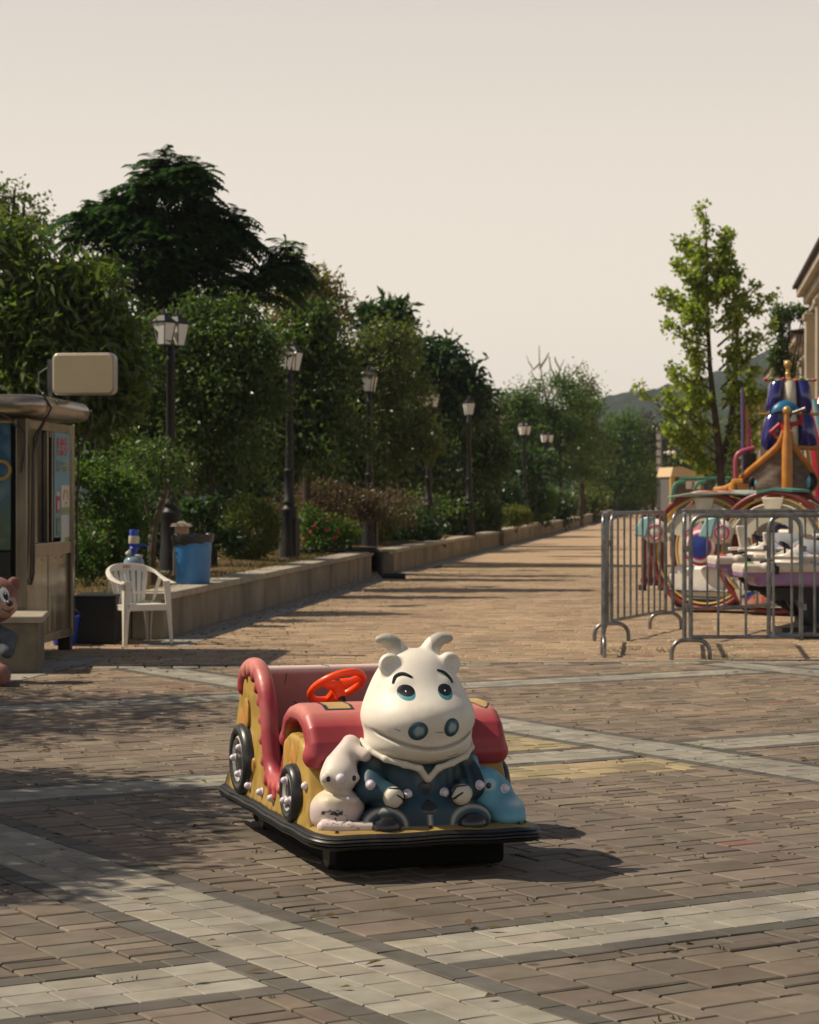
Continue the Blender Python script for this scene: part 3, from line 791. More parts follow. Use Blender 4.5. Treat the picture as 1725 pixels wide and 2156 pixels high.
def coat_col(V):
    x = np.abs(V[:, 0]); y, z = V[:, 1], V[:, 2]
    c = lerp(TEAL, TEALD, .8 * ss(.35, .75, vn(V, 17, 4)))
    c = c + (np.array((.12, .19, .21)) - c) * (.55 * ss(.09, .0, np.abs(V[:, 0] - .13)) * ss(.24, .36, z) * (.5 + .5 * np.sin(V[:, 0] * 190)))[:, None]
    dc = np.full(len(V), 9.0)
    for a, b_ in zip(COLLAR, COLLAR[1:]):
        dc = np.minimum(dc, sd_cone((x, y, z), a, b_, 0, 0))
    wt = ss(.022, .012, dc) + .25 * ss(.06, .03, dc)
    df = sd_ell((x, y, z), (.168, -.735, .184), (.068, .056, .054)); wt = np.maximum(wt, .62 * np.exp(-((df - .011) / .007) ** 2) * (z < .27))
    wt = np.maximum(wt, .8 * ss(.006, .002, x) * (z < .235) * (y < -.6)); wt = np.maximum(wt, .7 * ss(.188, .176, z) * (x < .12) * (y < -.6))
    wt = np.maximum(wt, .45 * ss(.014, .003, x) * (z < .24) * (y < -.6))
    dh = sd_ell((x, y, z), (.132, -.728, .291), (.036, .024, .036)); wt = np.maximum(wt, ss(.008, .002, dh) * (y < -.715))
    wt = np.clip(wt, 0, 1)
    return c + (np.array((.60, .56, .47)) - c) * wt[:, None]
def on_surf(fn, x, z, y0=-1.0):
    x, z = np.atleast_1d(np.asarray(x, float)), np.atleast_1d(np.asarray(z, float)); y = np.full(x.shape, y0)
    for _ in range(70): y = y + np.clip(fn((x, y, z)), -.05, .04) * .8
    return y
cow = link_mesh('cow_figure', sdf_mesh('cow_figure', coat, (-.30, -.82, .15), (.30, -.38, .54), .0048, coat_col), K_paint, kart, angle=180)
def decal(name, fn, cx, cz, rx, rz, m, parent, off=.0022, rot=0, shape=None, colf=None, n=28, rings=5):
    V, F_ = [], []; ca, sa = math.cos(R(rot)), math.sin(R(rot))
    for j in range(rings + 1):
        for i in range(n):
            a = 2 * math.pi * i / n; k = (j / rings) * (shape(a) if shape else 1)
            p, q_ = rx * k * math.cos(a), rz * k * math.sin(a); V.append((cx + p * ca - q_ * sa, cz + p * sa + q_ * ca, j / rings))
    V = np.array(V); y = on_surf(fn, V[:, 0], V[:, 1]) - off * (1 - .75 * V[:, 2] ** 6)
    Q = [(j * n + i, j * n + (i + 1) % n, (j + 1) * n + (i + 1) % n, (j + 1) * n + i) for j in range(rings) for i in range(n)]
    me = np_mesh(name, np.stack([V[:, 0], y, V[:, 1]], 1), Q, colf(V) if colf is not None else None)
    return link_mesh(name, me, m, parent, angle=180)
def stroke(name, fn, pts, r, m, parent, off=0.0):
    pts = smooth_path(pts, 5); y = on_surf(fn, [p[0] for p in pts], [p[1] for p in pts]) - off; N = len(pts)
    rs = [r * (.55 + .45 * math.sin(math.pi * (i + .6) / (N + .2))) for i in range(N)]
    b = MB(); b.tube([(p[0], yy, p[1]) for p, yy in zip(pts, y)], rs, 8); return b.build(name, m, parent)
for z, k in ((.318, 0), (.252, 1)):
    decal('button', coat, 0, z, .031, .027, K_black, cow, .003, shape=(lambda a: 1 - .22 * max(0, math.sin(a)) * abs(math.cos(a)) * 2) if k else None)
for s in (-1, 1):
    b = MB(); b.ell((s * .168, -.742, .184), (.058, .046, .044), 24, 16); b.build('boot', K_black, cow)
    stroke('finger_line', coat, [(s * .128, .303), (s * .108, .290), (s * .096, .276)], .0042, K_black, cow)
    stroke('hand_outline', coat, [(s * .150, .325), (s * .112, .322), (s * .094, .296), (s * .094, .270), (s * .120, .250), (s * .160, .262)], .0050, K_black, cow)
tri_bulb((-.215, float(on_surf(coat, -.215, .338)[0]), .338), (-.2, -1, .1), cow)
for x in (-.072, .072): tri_bulb((x, float(on_surf(coat, x, .292)[0]), .297), (x, -1, .1), cow)
tri_bulb((.205, float(on_surf(coat, .205, .322)[0]), .322), (.4, -1, .1), cow)

def head(P):
    X = np.abs(P[0]); Q = (X, P[1], P[2])
    d = sd_ell(P, (0, -.562, .662), (.168, .150, .166))
    d = smin(d, sd_ell(P, (0, -.600, .572), (.213, .225, .128)), .085)
    d = smin(d, sd_ell(P, (0, -.592, .480), (.203, .196, .085)), .045)
    d = smin(d, sd_ell(Q, (.076, -.668, .686), (.044, .034, .038)), .03)
    ear = sd_ell(Q, (.116, -.620, .772), (.044, .030, .044)); ear = smax(ear, -sd_ell(Q, (.124, -.652, .772), (.028, .026, .030)), .012)
    d = smin(d, ear, .016)
    pts = [(.052, -.548, .795), (.074, -.548, .836), (.103, -.550, .860), (.140, -.552, .862)]; rs = [.038, .032, .024, .0135]
    pts = smooth_path(pts, 3); rs = np.interp(np.linspace(0, 3, len(pts)), range(4), rs)
    for i in range(len(pts) - 1): d = smin(d, sd_cone(Q, pts[i], pts[i + 1], rs[i], rs[i + 1]), .006 if i else .02)
    zc = .470 + .062 * np.clip(X / .19, 0, 1.3) ** 1.9
    crease = np.exp(-((P[2] - zc) / .0062) ** 2) * np.clip((-.60 - P[1]) * 12, 0, 1) * np.clip((.205 - X) * 30, 0, 1)
    return d + .012 * crease
def head_col(V):
    x = np.abs(V[:, 0]); y, z = V[:, 1], V[:, 2]
    c = lerp(WHT, (.62, .57, .48), .5 * ss(.55, .8, vn(V, 12, 7)))
    hr = ss(.80, .84, z) * (x > .06); c = c + (np.array((.36, .34, .30)) - c) * (.85 * hr)[:, None]
    zc = .470 + .062 * np.clip(x / .19, 0, 1.3) ** 1.9
    c = c * (1 - .45 * np.exp(-((z - zc) / .008) ** 2) * (y < -.6))[:, None]
    c = c * (1 - .25 * np.exp(-((sd_ell((x, y, z), (.076, -.668, .686), (.044, .034, .038)) - .004) / .006) ** 2) * (y < -.6))[:, None]
    return c
hd = link_mesh('cow_head', sdf_mesh('cow_head', head, (-.25, -.86, .395), (.25, -.36, .895), .0042, head_col), K_paint, cow, angle=180)
for o in (): pass
E_teal = mat('eye_teal_paint', (.07, .25, .29), .35, 0, .5); E_white = mat('eye_white_paint', (.75, .75, .70), .35)
for s in (-1, 1):
    decal('eye', head, s * .074 - .012, .676, .031, .0275, E_teal, cow, .0018)
    decal('pupil', head, s * .074 - .011, .683, .0298, .0222, K_black, cow, .0034)
    decal('eye_glint', head, s * .074 - .013, .681, .0036, .0048, E_white, cow, .0052, rings=2, n=12)
    stroke('eyebrow', head, [(-.122, .706), (-.107, .731), (-.082, .740), (-.054, .728)] if s < 0 else [(.048, .752), (.074, .742), (.094, .722), (.102, .704)], .0094, K_black, cow, -.003)
    NB = lambda V: lerp((.30, .40, .46), (.018, .075, .10), ss(.30, .72, V[:, 2] + .05 * np.sin(V[:, 0] * 300)))
    decal('nostril', head, s * .064, .541 if s < 0 else .551, .0345 if s < 0 else .032, .035, K_gloss, cow, .006, colf=NB, rings=8)
M_scuff = mat('scuff_mark', (.10, .095, .09), .7)
for (x0, z0_), (x1, z1_) in (((-.235, .66), (-.242, .615)), ((-.02, .64), (.03, .63)), ((-.20, .54), (-.17, .52)), ((-.08, .69), (-.05, .685))):
    b = MB(); yb = lambda z: .515 - .035 + .34 * max(-.1, min(.6, .68 - z)) * -.62 + .0
    ys_ = [float(on_surf(shell, x, z, .2)[0]) for x, z in ((x0, z0_), (x1, z1_))]
    b.tube([(x0, ys_[0], z0_), (x1, ys_[1], z1_)], .0022, 5); b.build('scratch', M_scuff, body)
for p in ([(-.142, .548), (-.132, .544), (-.128, .541), (-.122, .543)], [(-.085, .565), (-.078, .561), (-.072, .563)], [(.065, .436), (.09, .440), (.115, .447)], [(.0, .535), (.02, .536), (.034, .532)]):
    stroke('scuff', head, p, .0016, M_scuff, cow)

# ---- white mouse figure on the front corner
def mouse(P):
    d = sd_ell(P, (-.318, -.615, .246), (.102, .094, .074)); d = smin(d, sd_ell(P, (-.322, -.600, .205), (.088, .095, .05)), .03)
    d = smin(d, sd_ell(P, (-.316, -.628, .362), (.071, .064, .064)), .014)
    d = smin(d, sd_cone(P, (-.300, -.59, .40), (-.255, -.565, .470), .060, .040), .03)
    d = smin(d, sd_cone(P, (-.262, -.585, .462), (-.215, -.63, .438), .026, .024), .02)
    for a, b_, r in (((-.392, -.690, .188), (-.30, -.715, .186), .024), ((-.30, -.715, .186), (-.205, -.735, .188), .021)): d = smin(d, sd_cone(P, a, b_, r, r), .008)
    for x in (-.372, -.268): d = smin(d, sd_ell(P, (x, -.662, .362), (.022, .020, .022)), .006)
    d = smin(d, sd_cone(P, (-.36, -.67, .275), (-.30, -.70, .285), .020, .014), .012); d = smin(d, sd_cone(P, (-.27, -.68, .275), (-.28, -.70, .28), .02, .014), .012)
    return d
def mouse_col(V):
    x, y, z = V.T; c = lerp(MOUSE, (.64, .58, .52), ss(.4, .7, vn(V, 22, 3)))
    c = c + (np.array((.58, .50, .27)) - c) * (.45 * ss(.045, .01, np.abs(z - .298)) * ss(.35, .65, vn(V, 35, 4)))[:, None]
    n1 = np.sin(x * 95 + 4 * np.sin(z * 160)) * np.sin(z * 620 + 3 * np.sin(x * 70) + 1)
    sc = (n1 > -.1) & (np.abs(x + .360) < .036) & (np.abs(z - .243) < .009) & (y < -.63)
    sc |= (n1 > .72) & (np.abs(x + .34) < .06) & (np.abs(z - .215) < .016) & (y < -.62); sc |= (n1 > .7) & (np.abs(x + .268) < .014) & (np.abs(z - .188) < .012) & (y < -.70)
    c[sc] = (.035, .035, .04); return c
ms = link_mesh('mouse_figure', sdf_mesh('mouse_figure', mouse, (-.44, -.80, .16), (-.17, -.48, .52), .0045, mouse_col), K_paint, kart, angle=180)
for x in (-.370, -.272): decal('mouse_eye', mouse, x, .362, .0085, .0105, K_black, ms, .003, rings=2, n=14)
tri_bulb((-.326, float(on_surf(mouse, -.326, .364)[0]) + .003, .364), (-.12, -1, .05), ms, .018)
# ---- blue hippo figure on the other corner
def hippo(P):
    d = sd_ell(P, (.300, -.60, .255), (.095, .11, .10)); d = smin(d, sd_ell(P, (.272, -.625, .325), (.062, .07, .055)), .03)
    d = smin(d, sd_ell(P, (.345, -.665, .225), (.068, .085, .055)), .025); d = smin(d, sd_ell(P, (.345, -.690, .195), (.066, .07, .035)), .02)
    d = smin(d, sd_cone(P, (.240, -.60, .36), (.232, -.60, .405), .026, .022), .012)
    d = smin(d, sd_ell(P, (.272, -.683, .318), (.022, .018, .022)), .006)
    return d
def hippo_col(V):
    x, y, z = V.T; c = lerp(HIP, (.08, .25, .36), .7 * ss(.4, .7, vn(V, 20, 6)))
    k = np.exp(-(((x - .365) / .035) ** 2 + ((z - .255) / .016) ** 2)) + .7 * np.exp(-((sd_ell((x, y, z), (.272, -.683, .318), (.022, .018, .022)) - .002) / .004) ** 2)
    c = c + (np.array(HIPL) - c) * np.clip(k, 0, .9)[:, None]
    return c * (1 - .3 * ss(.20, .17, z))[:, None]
hp = link_mesh('hippo_figure', sdf_mesh('hippo_figure', hippo, (.17, -.80, .15), (.45, -.45, .45), .0048, hippo_col), K_paint, kart, angle=180)
hp.location.x = -.018
decal('hippo_eye', hippo, .264, .317, .0095, .0115, K_black, hp, .003, rings=2, n=14)
tri_bulb((.328, float(on_surf(hippo, .328, .302)[0]), .302), (.35, -1, .25), hp)
# ================================================================ ticket booth
BX, BY, BRZ = -3.20, 18.85, R(-4)
booth = thing('ticket_booth', 'stainless steel ticket booth with rounded eave and posters on its side window', 'booth', (BX, BY, 0), BRZ)
# local: +x right face plane at x=0, front at y=0, depth 1.85, width 1.9 to the left
Wd, Dp, Z0, Z1 = 1.9, 1.84, .13, 2.06
M_dark = mat('dark_interior', (.012, .013, .014), .6, 0, .3)
M_glass = mat('dark_window_glass', (.018, .022, .022), .08, 0, .6)
M_mural = None
for x, y in ((-.05, .05), (-.05, Dp - .05), (-Wd + .05, .05), (-Wd + .05, Dp - .05)):
    b = MB(); b.box((x, y, (Z0 + Z1) / 2 + .0), (.10, .10, Z1 - Z0)); b.build('corner_post', M_stain, booth, smooth=False, bevel=.012)
b = MB()
b.box((-.03, Dp / 2, .94), (.05, Dp - .21, .11)); b.box((-.03, Dp / 2, Z1 - .05), (.05, Dp - .21, .08)); b.box((-.03, Dp / 2, Z0 + .035), (.06, Dp - .21, .07))
for y in (.80, .98): b.box((-.03, y, 1.495), (.045, .035, .99))
b.box((-.03, Dp - .14, 1.495), (.045, .06, .99)); b.box((-.03, Dp / 2 + .40, 1.95), (.03, .82, .07))
b.build('side_frame', M_stain, booth, smooth=False, bevel=.006)
b = MB(); b.box((-.045, Dp / 2, .53), (.02, Dp - .22, .70)); b.box((-.034, Dp / 2, .53), (.006, .02, .70)); b.build('side_panel', mat('brushed_panel', (.27, .225, .16), .22, .85, col2=(.10, .09, .068), nscale=3.2, ndetail=9, stretch=(1, 1.5, .30), bstr=.35, bscale=1.6, bdist=.05, lo=.32, hi=.70), booth, smooth=False)
for k in range(7):
    b = MB(); b.cyl((-.034, .18 + .25 * k, .855), (-.030, .18 + .25 * k, .855), .008, n=8); b.build('rivet', M_steel, booth)
b = MB(); b.box((-.06, .46, 1.49), (.012, .66, .98)); b.build('window', M_glass, booth, smooth=False)
b = MB(); b.box((-Wd / 2, Dp / 2, 1.1), (Wd - .22, Dp - .24, 1.8)); b.build('inner_wall', M_dark, booth, smooth=False)
for x, y, h in ((-.07, Dp - .10, Z0), (-.10, .35, Z0), (-.07, .06, Z0), (-Wd + .1, .1, Z0), (-Wd + .1, Dp - .1, Z0)):
    b = MB(); b.box((x, y, h / 2), (.11 if y > 1 else .035, .11 if y > 1 else .035, h)); b.build('leg', M_black if y > 1 else M_stain, booth, smooth=False)
# front: painted mural panel under glass
m, nt, bs, out = nodes_of('blue_mural'); bs.inputs['Roughness'].default_value = .3
tc = nt.nodes.new('ShaderNodeTexCoord'); sp = nt.nodes.new('ShaderNodeSeparateXYZ'); nt.links.new(tc.outputs['Object'], sp.inputs[0])
hgt = ramp(nt, sp.outputs[2], [(.75 - .0, (.015, .05, .03)), (.90, (.03, .09, .08)), (1.0, (.01, .085, .17))])
mp_ = nt.nodes.new('ShaderNodeMapRange'); mp_.inputs[1].default_value = .9; mp_.inputs[2].default_value = 2.1
nt.links.new(sp.outputs[2], mp_.inputs[0])
hgt = ramp(nt, mp_.outputs[0], [(.0, (.03, .06, .03)), (.22, (.05, .09, .06)), (.38, (.05, .10, .12)), (.6, (.012, .08, .15)), (1.0, (.012, .07, .13))])
cl = ramp(nt, noise(nt, 3.2, 4, .5), [(.50, (0, 0, 0)), (.68, (.10, .12, .12))])
nt.links.new(mix_rgb(nt, hgt, cl, 1.0, 'ADD'), bs.inputs['Base Color'])
b = MB(); b.box((-Wd / 2 - .02, .03, 1.48), (Wd - .25, .03, 1.06)); b.build('mural_panel', m, booth, smooth=False)
b = MB(); b.box((-Wd / 2 - .02, .03, .56), (Wd - .25, .03, .74)); b.build('front_panel', M_dark, booth, smooth=False)
M_gold = mat('mural_gold', (.30, .20, .04), .5)
b = MB(); b.torus((-.22, .005, 1.62), .075, .016, (0, 1, 0), 24, 6); b.build('mural_emblem', M_gold, booth)
# roof: slab with a fat rolled edge
M_roof = mat('rolled_steel_eave', (.40, .34, .27), .30, .8, col2=(.20, .17, .13), nscale=3.5, stretch=(.5, .5, 2), bstr=.12, bscale=5, bdist=.03)
b = MB(); e = .0; r = .088
x0, x1, y0, y1, zz = -Wd - .06, .062, -.06, Dp + .06, Z1 + .105
pts = []
for cx, cy, a0 in ((x1 - .16, y1 - .16, 0), (x0 + .16, y1 - .16, 90), (x0 + .16, y0 + .16, 180), (x1 - .16, y0 + .16, 270)):
    for i in range(7): a = R(a0 + 15 * i); pts.append((cx + .16 * math.cos(a), cy + .16 * math.sin(a), zz))
b.tube(pts, r, 16, closed=True); b.box(((x0 + x1) / 2, (y0 + y1) / 2, zz), (x1 - x0 - .06, y1 - y0 - .06, .17)); b.build('roof', M_roof, booth)
M_cable = mat('dirty_cable', (.05, .042, .03), .6)
c_ = MB()
c_.tube([(x1 + .06, y0 + .1, zz + .10), (x1 + .104, y0 + .22, zz - .02), (.06, .18, Z1 - .12), (.02, .12, 1.75), (.015, .11, 1.2), (.02, .05, .72), (.01, .10, .66), (.015, .17, .75), (.015, .17, 1.9), (.10, .30, Z1 + .02), (x1 + .09, .5, zz + .06)], .011, 6); c_.build('cable', M_cable, booth); c_ = MB()
c_.tube([(x1 + .104, Dp - .1, zz + .02), (x1 + .10, Dp + .02, zz - .12), (.04, Dp - .02, Z1 - .22), (.02, Dp - .02, 1.2), (.02, Dp - .015, .75)], .011, 6); c_.build('cable', M_cable, booth); c_ = MB()
c_.tube([(-.9, y0 - .02, zz + .04), (-.3, y0 - .10, zz - .02), (-.12, y0 - .02, zz - .12), (-.02, -.015, 1.9), (-.06, -.02, 1.6)], .010, 6)
c_.build('cable', M_cable, booth)
for k in range(4): 
    b = MB(); b.torus((x1, .75 + .30 * k, zz), .090, .006, (0, 1, 0), 16, 5, a0=-40, a1=100); b.build('eave_strap', M_black, booth)
# poster with the booth's own writing, stuck behind the side glass
po = MB(); po.box((-.014, 1.355, 1.50), (.006, .60, .93)); poster = po.build('poster', mat('poster_blue', (.10, .26, .36), .5, 0, .3, col2=(.16, .33, .42), nscale=2), booth, smooth=False)
def paper(y0_, y1_, z0_, z1_, col, nm='notice', x=-.008):
    q = MB(); q.box((x, (y0_ + y1_) / 2, (z0_ + z1_) / 2), (.005, y1_ - y0_, z1_ - z0_)); return q.build(nm, mat(nm + '_paper', col, .6), poster, smooth=False)
paper(1.30, 1.63, 1.245, 1.50, (.52, .50, .44)); paper(1.12, 1.25, 1.25, 1.40, (.42, .035, .10)); paper(1.12, 1.25, 1.405, 1.44, (.50, .48, .42)); paper(1.15, 1.22, 1.285, 1.36, (.5, .4, .38), x=-.0055)
paper(1.30, 1.60, .985, 1.235, (.46, .48, .46)); paper(1.12, 1.25, 1.05, 1.21, (.05, .16, .09)); paper(1.15, 1.22, 1.09, 1.18, (.22, .22, .18), x=-.0055)
paper(1.31, 1.62, 1.248, 1.30, (.16, .26, .08), x=-.0055); paper(1.45, 1.60, .99, 1.03, (.18, .26, .06), x=-.0055); paper(1.08, 1.63, .955, .975, (.40, .42, .42)); paper(1.08, 1.63, .999 - .065, .94, (.20, .03, .035), x=-.011)
q = MB(); q.torus((-.005, 1.465, 1.37), .085, .008, (1, 0, 0), 20, 5, a0=0, a1=180); q.build('notice_arch', mat('arch_ink', (.50, .33, .08), .6), poster)
for k, (cc_, yy) in enumerate((((.35, .05, .04), 1.45), ((.50, .36, .08), 1.43), ((.10, .28, .42), 1.44))): paper(yy, yy + .08, 1.335 + .0 - .025 * k, 1.347 - .025 * k, cc_, x=-.005)
def text_mesh(body, size, m, parent, name, loc, rot, sx=1, ext=.002):
    cu = bpy.data.curves.new(name, 'FONT'); cu.body = body; cu.size = size; cu.extrude = ext; cu.align_x = 'CENTER'; cu.align_y = 'CENTER'
    o = bpy.data.objects.new(name, cu); COL.objects.link(o); bpy.context.view_layer.update()
    me = bpy.data.meshes.new_from_object(o.evaluated_get(bpy.context.evaluated_depsgraph_get()))
    COL.objects.unlink(o); bpy.data.objects.remove(o)
    me.transform(Matrix.Diagonal((sx, 1, 1, 1)))
    t = link_mesh(name, me, m, parent, smooth=False); t.location = loc; t.rotation_euler = rot; return t
M_redink = mat('red_lettering', (.55, .06, .05), .5)
text_mesh('售票亭', .175, M_redink, poster, 'poster_lettering', (-.008, 1.355, 1.83), (R(90), 0, R(90)), .86)
for ch, cc_, y in (('儿', (.46, .18, .17), 1.17), ('童', (.30, .34, .16), 1.30), ('乐', (.22, .38, .46), 1.42), ('园', (.46, .40, .10), 1.54)):
    text_mesh(ch, .12, mat('tinted_lettering', cc_, .5), poster, 'poster_lettering', (-.008, y, 1.66), (R(90), 0, R(90)))
# ---- light box on the roof
sx_, sy_ = gx(179, 20.1), 20.1
sg = thing('light_box_sign', 'blank cream light box with rounded corners, bracketed above the booth roof', 'sign', (sx_, sy_, 2.30), R(-9))
def rr2(w, h, r, n=6): return [(cx + r * math.cos(R(a0 + 90 * i / n)), cz + r * math.sin(R(a0 + 90 * i / n))) for cx, cz, a0 in ((w / 2 - r, h / 2 - r, 0), (-w / 2 + r, h / 2 - r, 90), (-w / 2 + r, -h / 2 + r, 180), (w / 2 - r, -h / 2 + r, 270)) for i in range(n + 1)]
mv = lambda P_, dz: [(x, z + dz) for x, z in P_]
b = MB(); b.prism(mv(rr2(.575, .375, .06), .19), 'y', -.055, .055); b.build('case', mat('aluminium_case', (.38, .36, .33), .42, .6), sg, bevel=.008)
b = MB(); b.prism(mv(rr2(.545, .345, .052), .19), 'y', -.068, -.050); b.build('face', mat('aged_cream_acrylic', (.62, .51, .32), .38, 0, .4, col2=(.54, .43, .25), nscale=2.5, lo=.3, hi=.8), sg, bevel=.006)
b = MB(); b.box((-.315, .0, .19), (.05, .06, .27)); b.box((-.325, .0, .05), (.025, .04, .26)); b.tube([(-.33, .0, .26), (-.42, -.02, .20), (-.43, 0, .06), (-.36, .02, -.02)], .007, 6); b.build('bracket', M_steel, sg, smooth=False)

# ---- black box planter, stone plinth, buckets
b = MB(); x0_, x1_, Yb = gx(157, 21.3), gx(243, 21.3), 21.3
b.box(((x0_ + x1_) / 2, Yb + .3, .225), (x1_ - x0_, .6, .44), taper=1.03); b.box(((x0_ + x1_) / 2, Yb + .3, .455), (x1_ - x0_ + .03, .64, .025))
setp(b.build('storage_crate', mat('black_crate_plastic', (.012, .013, .014), .5, 0, .4), smooth=False, bevel=.012), 'long black crate on the ground between the steel booth and the white chair', 'crate')
pl = thing('stone_plinth', 'low granite block in front of the booth, behind the plush bear', 'stone block', (gx(80, 17.85), 17.85, 0), R(6))
b = MB(); b.box((-1.6, .45, .20), (3.2, .9, .40))
for k in range(3): b.box((-.48 - .95 * k, -.002, .20), (.93, .03, .39))
b.build('block', mat('dim_granite', (.20, .175, .13), .85, 0, .25, col2=(.13, .115, .085), nscale=5, ndetail=9, bstr=.2), pl, smooth=False, bevel=.006)
b = MB(); b.box((-1.59, .44, .425), (3.26, .98, .055)); b.build('cap_slab', M_cope, pl, smooth=False, bevel=.01)
M_blue = mat('blue_plastic', (.012, .055, .42), .4, 0, .5)
t = thing('bucket', 'bright blue bucket half hidden behind the booth legs', 'bucket', (gx(136, 21.2), 21.2, 0))
b = MB(); b.lathe([(.10, 0), (.105, .01), (.14, .26), (.15, .262), (.148, .275), (.135, .275), (.095, .02)], n=24); b.build('tub', M_blue, t)
b = MB(); b.torus((0, 0, .27), .14, .004, (0, .8, .6), 24, 5, a0=0, a1=180); b.build('handle', M_steel, t)

# ---- plush bear seated at the left edge
bear = thing('plush_bear', 'large pinkish brown plush bear in a grey blue top, leaning on the granite block', 'plush toy', (gx(-14, 17.0), 17.0, 0), R(14))
HB = (0, -.02, .62)
def bearf(P):
    d = sd_ell(P, (HB[0], HB[1], HB[2]), (.185, .170, .178))
    d = smin(d, sd_ell(P, (.085, -.135, .575), (.085, .075, .075)), .03)
    for s, yy in ((-1, 0), (1, .05)): d = smin(d, sd_ell(P, (s * .155, yy, .735), (.05, .03, .055)), .015)
    d = smin(d, sd_ell(P, (-.13, .03, .30), (.17, .16, .21)), .03)
    d = smin(d, sd_cone(P, (.0, -.02, .40), (.105, -.10, .325), .055, .068), .02); d = smin(d, sd_cone(P, (.105, -.10, .325), (.095, -.17, .24), .068, .055), .02)
    d = smin(d, sd_cone(P, (-.24, -.02, .40), (-.30, -.12, .28), .062, .072), .02)
    for s in (-1, 1):
        d = smin(d, sd_cone(P, (s * .10 - .13, -.03, .13), (s * .14 - .13, -.36, .09), .085, .07), .02)
        d = smin(d, sd_ell(P, (s * .15 - .12, -.46, .085), (.07, .06, .082)), .02)
    return d
def bearc(V):
    x, y, z = V.T; c = lerp((.23, .115, .095), (.29, .16, .14), vn(V, 30, 2))
    mz = sd_ell((x, y, z), (.085, -.135, .575), (.085, .075, .075)) < .012; c[mz & (z < .64)] = (.50, .33, .27)
    shirt = (z < .455) & (z > .16) & (y > -.26); c[shirt] = lerp((.085, .105, .125), (.12, .14, .155), vn(V, 60, 3))[shirt]
    return c * (1 + .12 * np.sin(x * 400) * np.sin(z * 380 + y * 300))[:, None]
bb = link_mesh('body', sdf_mesh('body', bearf, (-.42, -.56, -.002), (.30, .25, .86), .0085, bearc), mat('plush_fabric', (1, 1, 1), .95, 0, .1, col2=(.8, .78, .76), nscale=30, attr=True, bstr=.6, bscale=130, bdist=.006), bear, angle=180)
def bdecal(name, cx, cz, rx, rz, m, off=.004, rot=0): return decal(name, bearf, cx, cz, rx, rz, m, bb, off, rot, n=20, rings=4)
bdecal('eye', .070, .665, .036, .055, E_white, .004, 12); bdecal('iris', .080, .655, .021, .036, K_black, .007, 12); bdecal('eye', -.085, .665, .036, .055, E_white, .004, -12); bdecal('iris', -.075, .655, .021, .036, K_black, .007)
bdecal('eye_glint', .078, .672, .007, .009, E_white, .010)
b = MB(); b.ell((.108, -.212, .600), (.026, .018, .022), 16, 10); b.build('nose', K_black, bb)
stroke('mouth', bearf, [(.050, .565), (.080, .545), (.112, .548), (.140, .562)], .005, K_black, bb); bdecal('tongue', .108, .537, .012, .018, mat('felt_red', (.45, .06, .05), .9), .004)
for a in (-.01, .012, .034): stroke('eyelash', bearf, [(.036 + a, .705 + a * .6), (.022 + a * .9, .728 + a * .5)], .0028, K_black, bb)

# ---- white plastic armchair
ch = thing('plastic_armchair', 'white moulded plastic armchair with slatted back, facing the path', 'chair', (gx(291, 21.35), 21.42, 0), R(30))
def leg(x0, y0, x1, y1, z1, w=.055):
    q = MB(); d = Vector((x1 - x0, y1 - y0, 0)); sgx = 1 if x0 > 0 else -1; sgy = 1 if y0 > 0 else -1
    for (ax_, ay_) in ((1, 0), (0, 1)):
        vs = []
        for (x, y, z, ww) in ((x0, y0, 0, w * .62), (x1, y1, z1, w * 1.25)):
            if ax_: vs += [(x, y, z), (x - sgx * ww, y, z), (x - sgx * ww, y - sgy * .014, z), (x, y - sgy * .014, z)]
            else: vs += [(x, y, z), (x, y - sgy * ww, z), (x - sgx * .014, y - sgy * ww, z), (x - sgx * .014, y, z)]
        q.add(vs, [(0, 1, 2, 3), (4, 7, 6, 5), (0, 4, 5, 1), (1, 5, 6, 2), (2, 6, 7, 3), (3, 7, 4, 0)])
    return q
for x0, y0, x1, y1, z in ((-.255, -.235, -.235, -.205, .60), (.255, -.235, .235, -.205, .60), (-.215, .245, -.195, .19, .40), (.215, .245, .195, .19, .40)):
    leg(x0, y0, x1, y1, z, .060).build('leg', M_white, ch, smooth=False, bevel=.006)
b = MB(); b.prism(rrect(-.235, .235, -.225, .20, .05, 4), 'z', .362, .378); b.box((0, -.222, .352), (.40, .014, .06)); b.box((-.225, 0, .345), (.014, .36, .045)); b.box((.225, 0, .345), (.014, .36, .045))
for s in (-1, 1): b.prism([(s * .225, .352), (s * .10, .352), (s * .17, .335), (s * .205, .29), (s * .225, .22)], 'y', -.228, -.214)
b.build('seat', M_white, ch, smooth=False, bevel=.004)
arm = MB()
ap = [(-.250, -.235, .575), (-.258, -.10, .590), (-.262, .06, .625), (-.235, .20, .690), (-.14, .285, .735), (0, .31, .748), (.14, .285, .735), (.235, .20, .690), (.262, .06, .625), (.258, -.10, .590), (.250, -.235, .575)]
sp_ = []
for i in range(len(ap) - 1):
    for k in range(6):
        t = k / 6; p0, p1, p2, p3 = [np.array(ap[min(max(j, 0), len(ap) - 1)]) for j in (i - 1, i, i + 1, i + 2)]
        sp_.append(tuple(.5 * ((2 * p1) + (p2 - p0) * t + (2 * p0 - 5 * p1 + 4 * p2 - p3) * t * t + (3 * p1 - p0 - 3 * p2 + p3) * t ** 3)))
sp_.append(ap[-1]); V_ = []; n = len(sp_)
